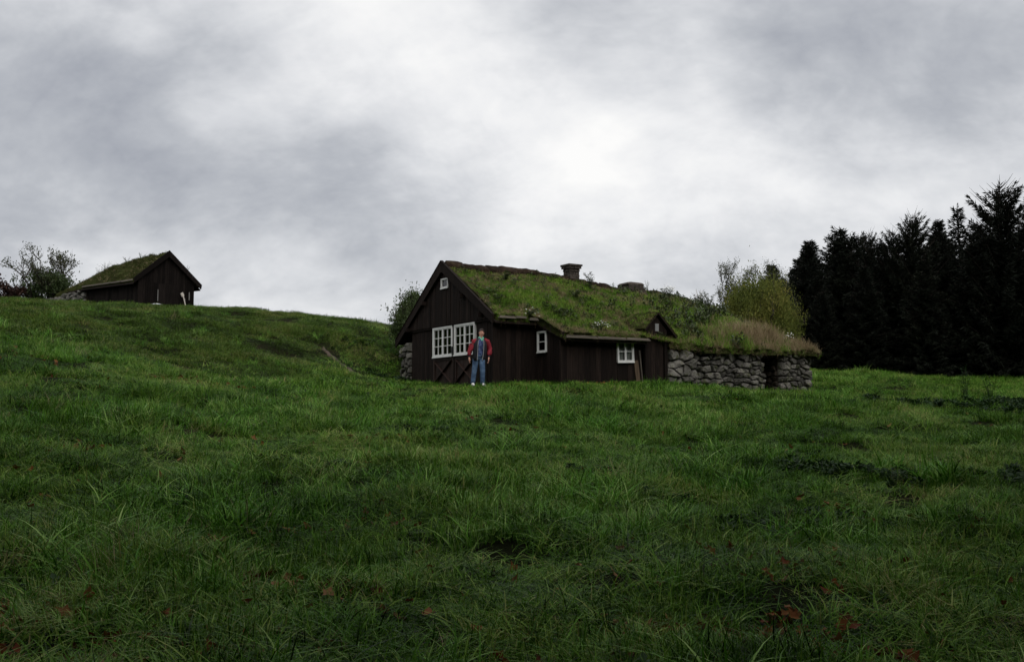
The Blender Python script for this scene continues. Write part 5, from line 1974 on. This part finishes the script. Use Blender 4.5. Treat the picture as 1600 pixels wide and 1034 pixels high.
loft('shirt', [(-.02, 0, .86, .165, .126), (-.01, 0, .98, .158, .12), (0, -.005, 1.12, .165, .125), (0, -.005, 1.28, .182, .13), (.01, 0, 1.38, .165, .11), (.02, 0, 1.45, .085, .08)], M['shirt'], person, 18, jit=.02)
jk = loft('jacket', [(-.02, 0, .76, .188, .15), (-.01, 0, .88, .20, .152), (0, 0, 1.05, .21, .155), (0, 0, 1.22, .214, .152), (.005, 0, 1.34, .202, .138), (.015, 0, 1.41, .15, .11), (.02, .01, 1.455, .09, .085)], M['jacket'], person, 22, arc=(-65, 245), th=.014, jit=.015)
for sg, q_ in ((-1, 245), (1, -65)):
    e = MB()
    pts = []
    for (x, y, z, rx, ry) in ((-.02, 0, .78, .19, .152), (0, 0, 1.05, .21, .158), (0, 0, 1.22, .214, .156), (.005, 0, 1.34, .202, .142), (.015, 0, 1.41, .155, .115)):
        pts.append((x + rx * math.cos(R(q_)), y + ry * math.sin(R(q_)) - .008, z))
    e.tube(pts, [.011] * 5, 6)
    e.build('jacket_edge', M['lining'], person)
loft('collar', [(.022, 0, 1.405, .098, .092), (.025, -.004, 1.45, .090, .085), (.028, -.006, 1.485, .086, .082)], M['mint'], person, 16, arc=(-70, 250), th=.012)
MB().add([(-.045, -.105, 1.46), (.105, -.105, 1.465), (.035, -.128, 1.35), (.03, -.10, 1.44)], [(0, 2, 3), (3, 2, 1)]).build('neckline', M['mint'], person)
for sg in (-1, 1):
    a = ARM[sg]
    s_ = MB()
    P4 = [Vector(a[0]) + Vector((-.07 * sg, 0, .0)), Vector(a[0]) + Vector((.035 * sg, 0, -.04)), Vector(a[0]).lerp(Vector(a[1]), .5) + Vector((.012 * sg, 0, 0)), Vector(a[1]), Vector(a[1]).lerp(Vector(a[2]), .5) + Vector((.01 * sg, 0, 0)), Vector(a[2]) + Vector((0, 0, .03)), Vector(a[2])]
    s_.tube(P4, [.072, .086, .084, .080, .079, .068, .047], 12)
    s_.build('sleeve', M['sleeve'], person, smooth=True)
    c_ = MB()
    c_.tube([Vector(a[2]) + Vector((0, 0, .005)), Vector(a[3]).lerp(Vector(a[2]), .35)], [.046, .042], 10)
    c_.build('cuff', M['jacket'], person, smooth=True)
loft('jeans', [(-.02, 0, .76, .12, .08), (-.02, 0, .82, .168, .118), (-.02, 0, .90, .168, .125), (-.02, 0, .97, .152, .115)], M['jeans'], person, 18)
for sg in (-1, 1):
    a = LEG[sg]
    l_ = MB()
    k0, k1, k2 = Vector(a[0]), Vector(a[1]), Vector(a[2])
    l_.tube([k0 + Vector((.0, 0, -.02)), k0.lerp(k1, .35), k0.lerp(k1, .7), k1, k1.lerp(k2, .4), k1.lerp(k2, .8), k2 + Vector((0, 0, -.03))], [.100, .098, .086, .080, .076, .072, .076], 14)
    l_.build('trouser_leg', M['jeans'], person, smooth=True)
    f = a[3]
    hx_, hy_ = k2.x, k2.y
    sh = loft('shoe', [(hx_ * .5 + f[0] * .5, (hy_ + f[1]) / 2 - .02, .0, .050, .145), (hx_ * .5 + f[0] * .5, (hy_ + f[1]) / 2 - .02, .035, .052, .147), (hx_ * .5 + f[0] * .5, (hy_ + f[1]) / 2 - .01, .065, .046, .125), (hx_ * .8 + f[0] * .2, hy_ - .01, .10, .045, .07), (hx_, hy_, .13, .044, .05)], M['shoe'], person, 14)
# hair, ears, eyes, mouth
hv, hf = [], []
for i in range(9):
    for k in range(20):
        q_ = 2 * math.pi * k / 20
        front = max(0, -math.sin(q_))
        low = 118 - 62 * front ** .7          # how far down the hair reaches: nape at the back, brow in front
        ph_ = R(90 - low * i / 8)
        nz = mnoise.noise(Vector((math.cos(q_) * 2.2, math.sin(q_) * 2.2, i * .7)))
        g_ = 1 + .10 * nz + (.05 if i < 7 else 0)
        hv.append((.04 + .083 * math.cos(ph_) * math.cos(q_) * g_, -.004 + .101 * math.cos(ph_) * math.sin(q_) * g_, 1.632 + .108 * math.sin(ph_) * g_))
for i in range(8):
    for k in range(20):
        k2 = (k + 1) % 20
        hf.append((i * 20 + k, (i + 1) * 20 + k, (i + 1) * 20 + k2, i * 20 + k2))
mesh_obj('hair', hv, hf, M['hair'], person, smooth=True)
for sg in (-1, 1):
    b = bmesh.new()
    bmesh.ops.create_icosphere(b, subdivisions=1, radius=1)
    for vt in b.verts:
        vt.co = Vector((.04 + sg * .080 + vt.co.x * .010, -.006 + vt.co.y * .018, 1.61 + vt.co.z * .030))
    m_ = bpy.data.meshes.new('ear')
    b.to_mesh(m_)
    b.free()
    m_.materials.append(M['skin'])
    link(bpy.data.objects.new('ear', m_), person)
    MB().tube([(.04 + sg * .032 - .013, -.104, 1.622), (.04 + sg * .032, -.108, 1.624), (.04 + sg * .032 + .013, -.102, 1.622)], [.003, .007, .003], 6).build('eye', M['hair'], person)
    MB().tube([(.04 + sg * .032 - .018, -.102, 1.642), (.04 + sg * .032, -.108, 1.647), (.04 + sg * .032 + .018, -.099, 1.641)], [.003, .005, .003], 6).build('eyebrow', M['hair'], person)
MB().tube([(.04, -.100, 1.622), (.04, -.112, 1.598), (.04, -.119, 1.580), (.04, -.102, 1.570)], [.005, .008, .011, .006], 8).build('nose', M['skin'], person, smooth=True)
MB().tube([(.013, -.098, 1.545), (.04, -.107, 1.546), (.067, -.097, 1.545)], [.004, .007, .004], 6).build('mouth', plain('lips', (0.32, 0.12, 0.10)), person)

# ------------------------------------------------------------------ render settings
S.cycles.max_bounces = 5
S.cycles.diffuse_bounces = 1
S.cycles.glossy_bounces = 2
S.cycles.transmission_bounces = 3
S.cycles.transparent_max_bounces = 6
S.cycles.caustics_reflective = False
S.cycles.caustics_refractive = False
S.cycles.use_adaptive_sampling = True
S.cycles.adaptive_threshold = 0.02
W.cycles.sampling_method = 'MANUAL'
W.cycles.sample_map_resolution = 512
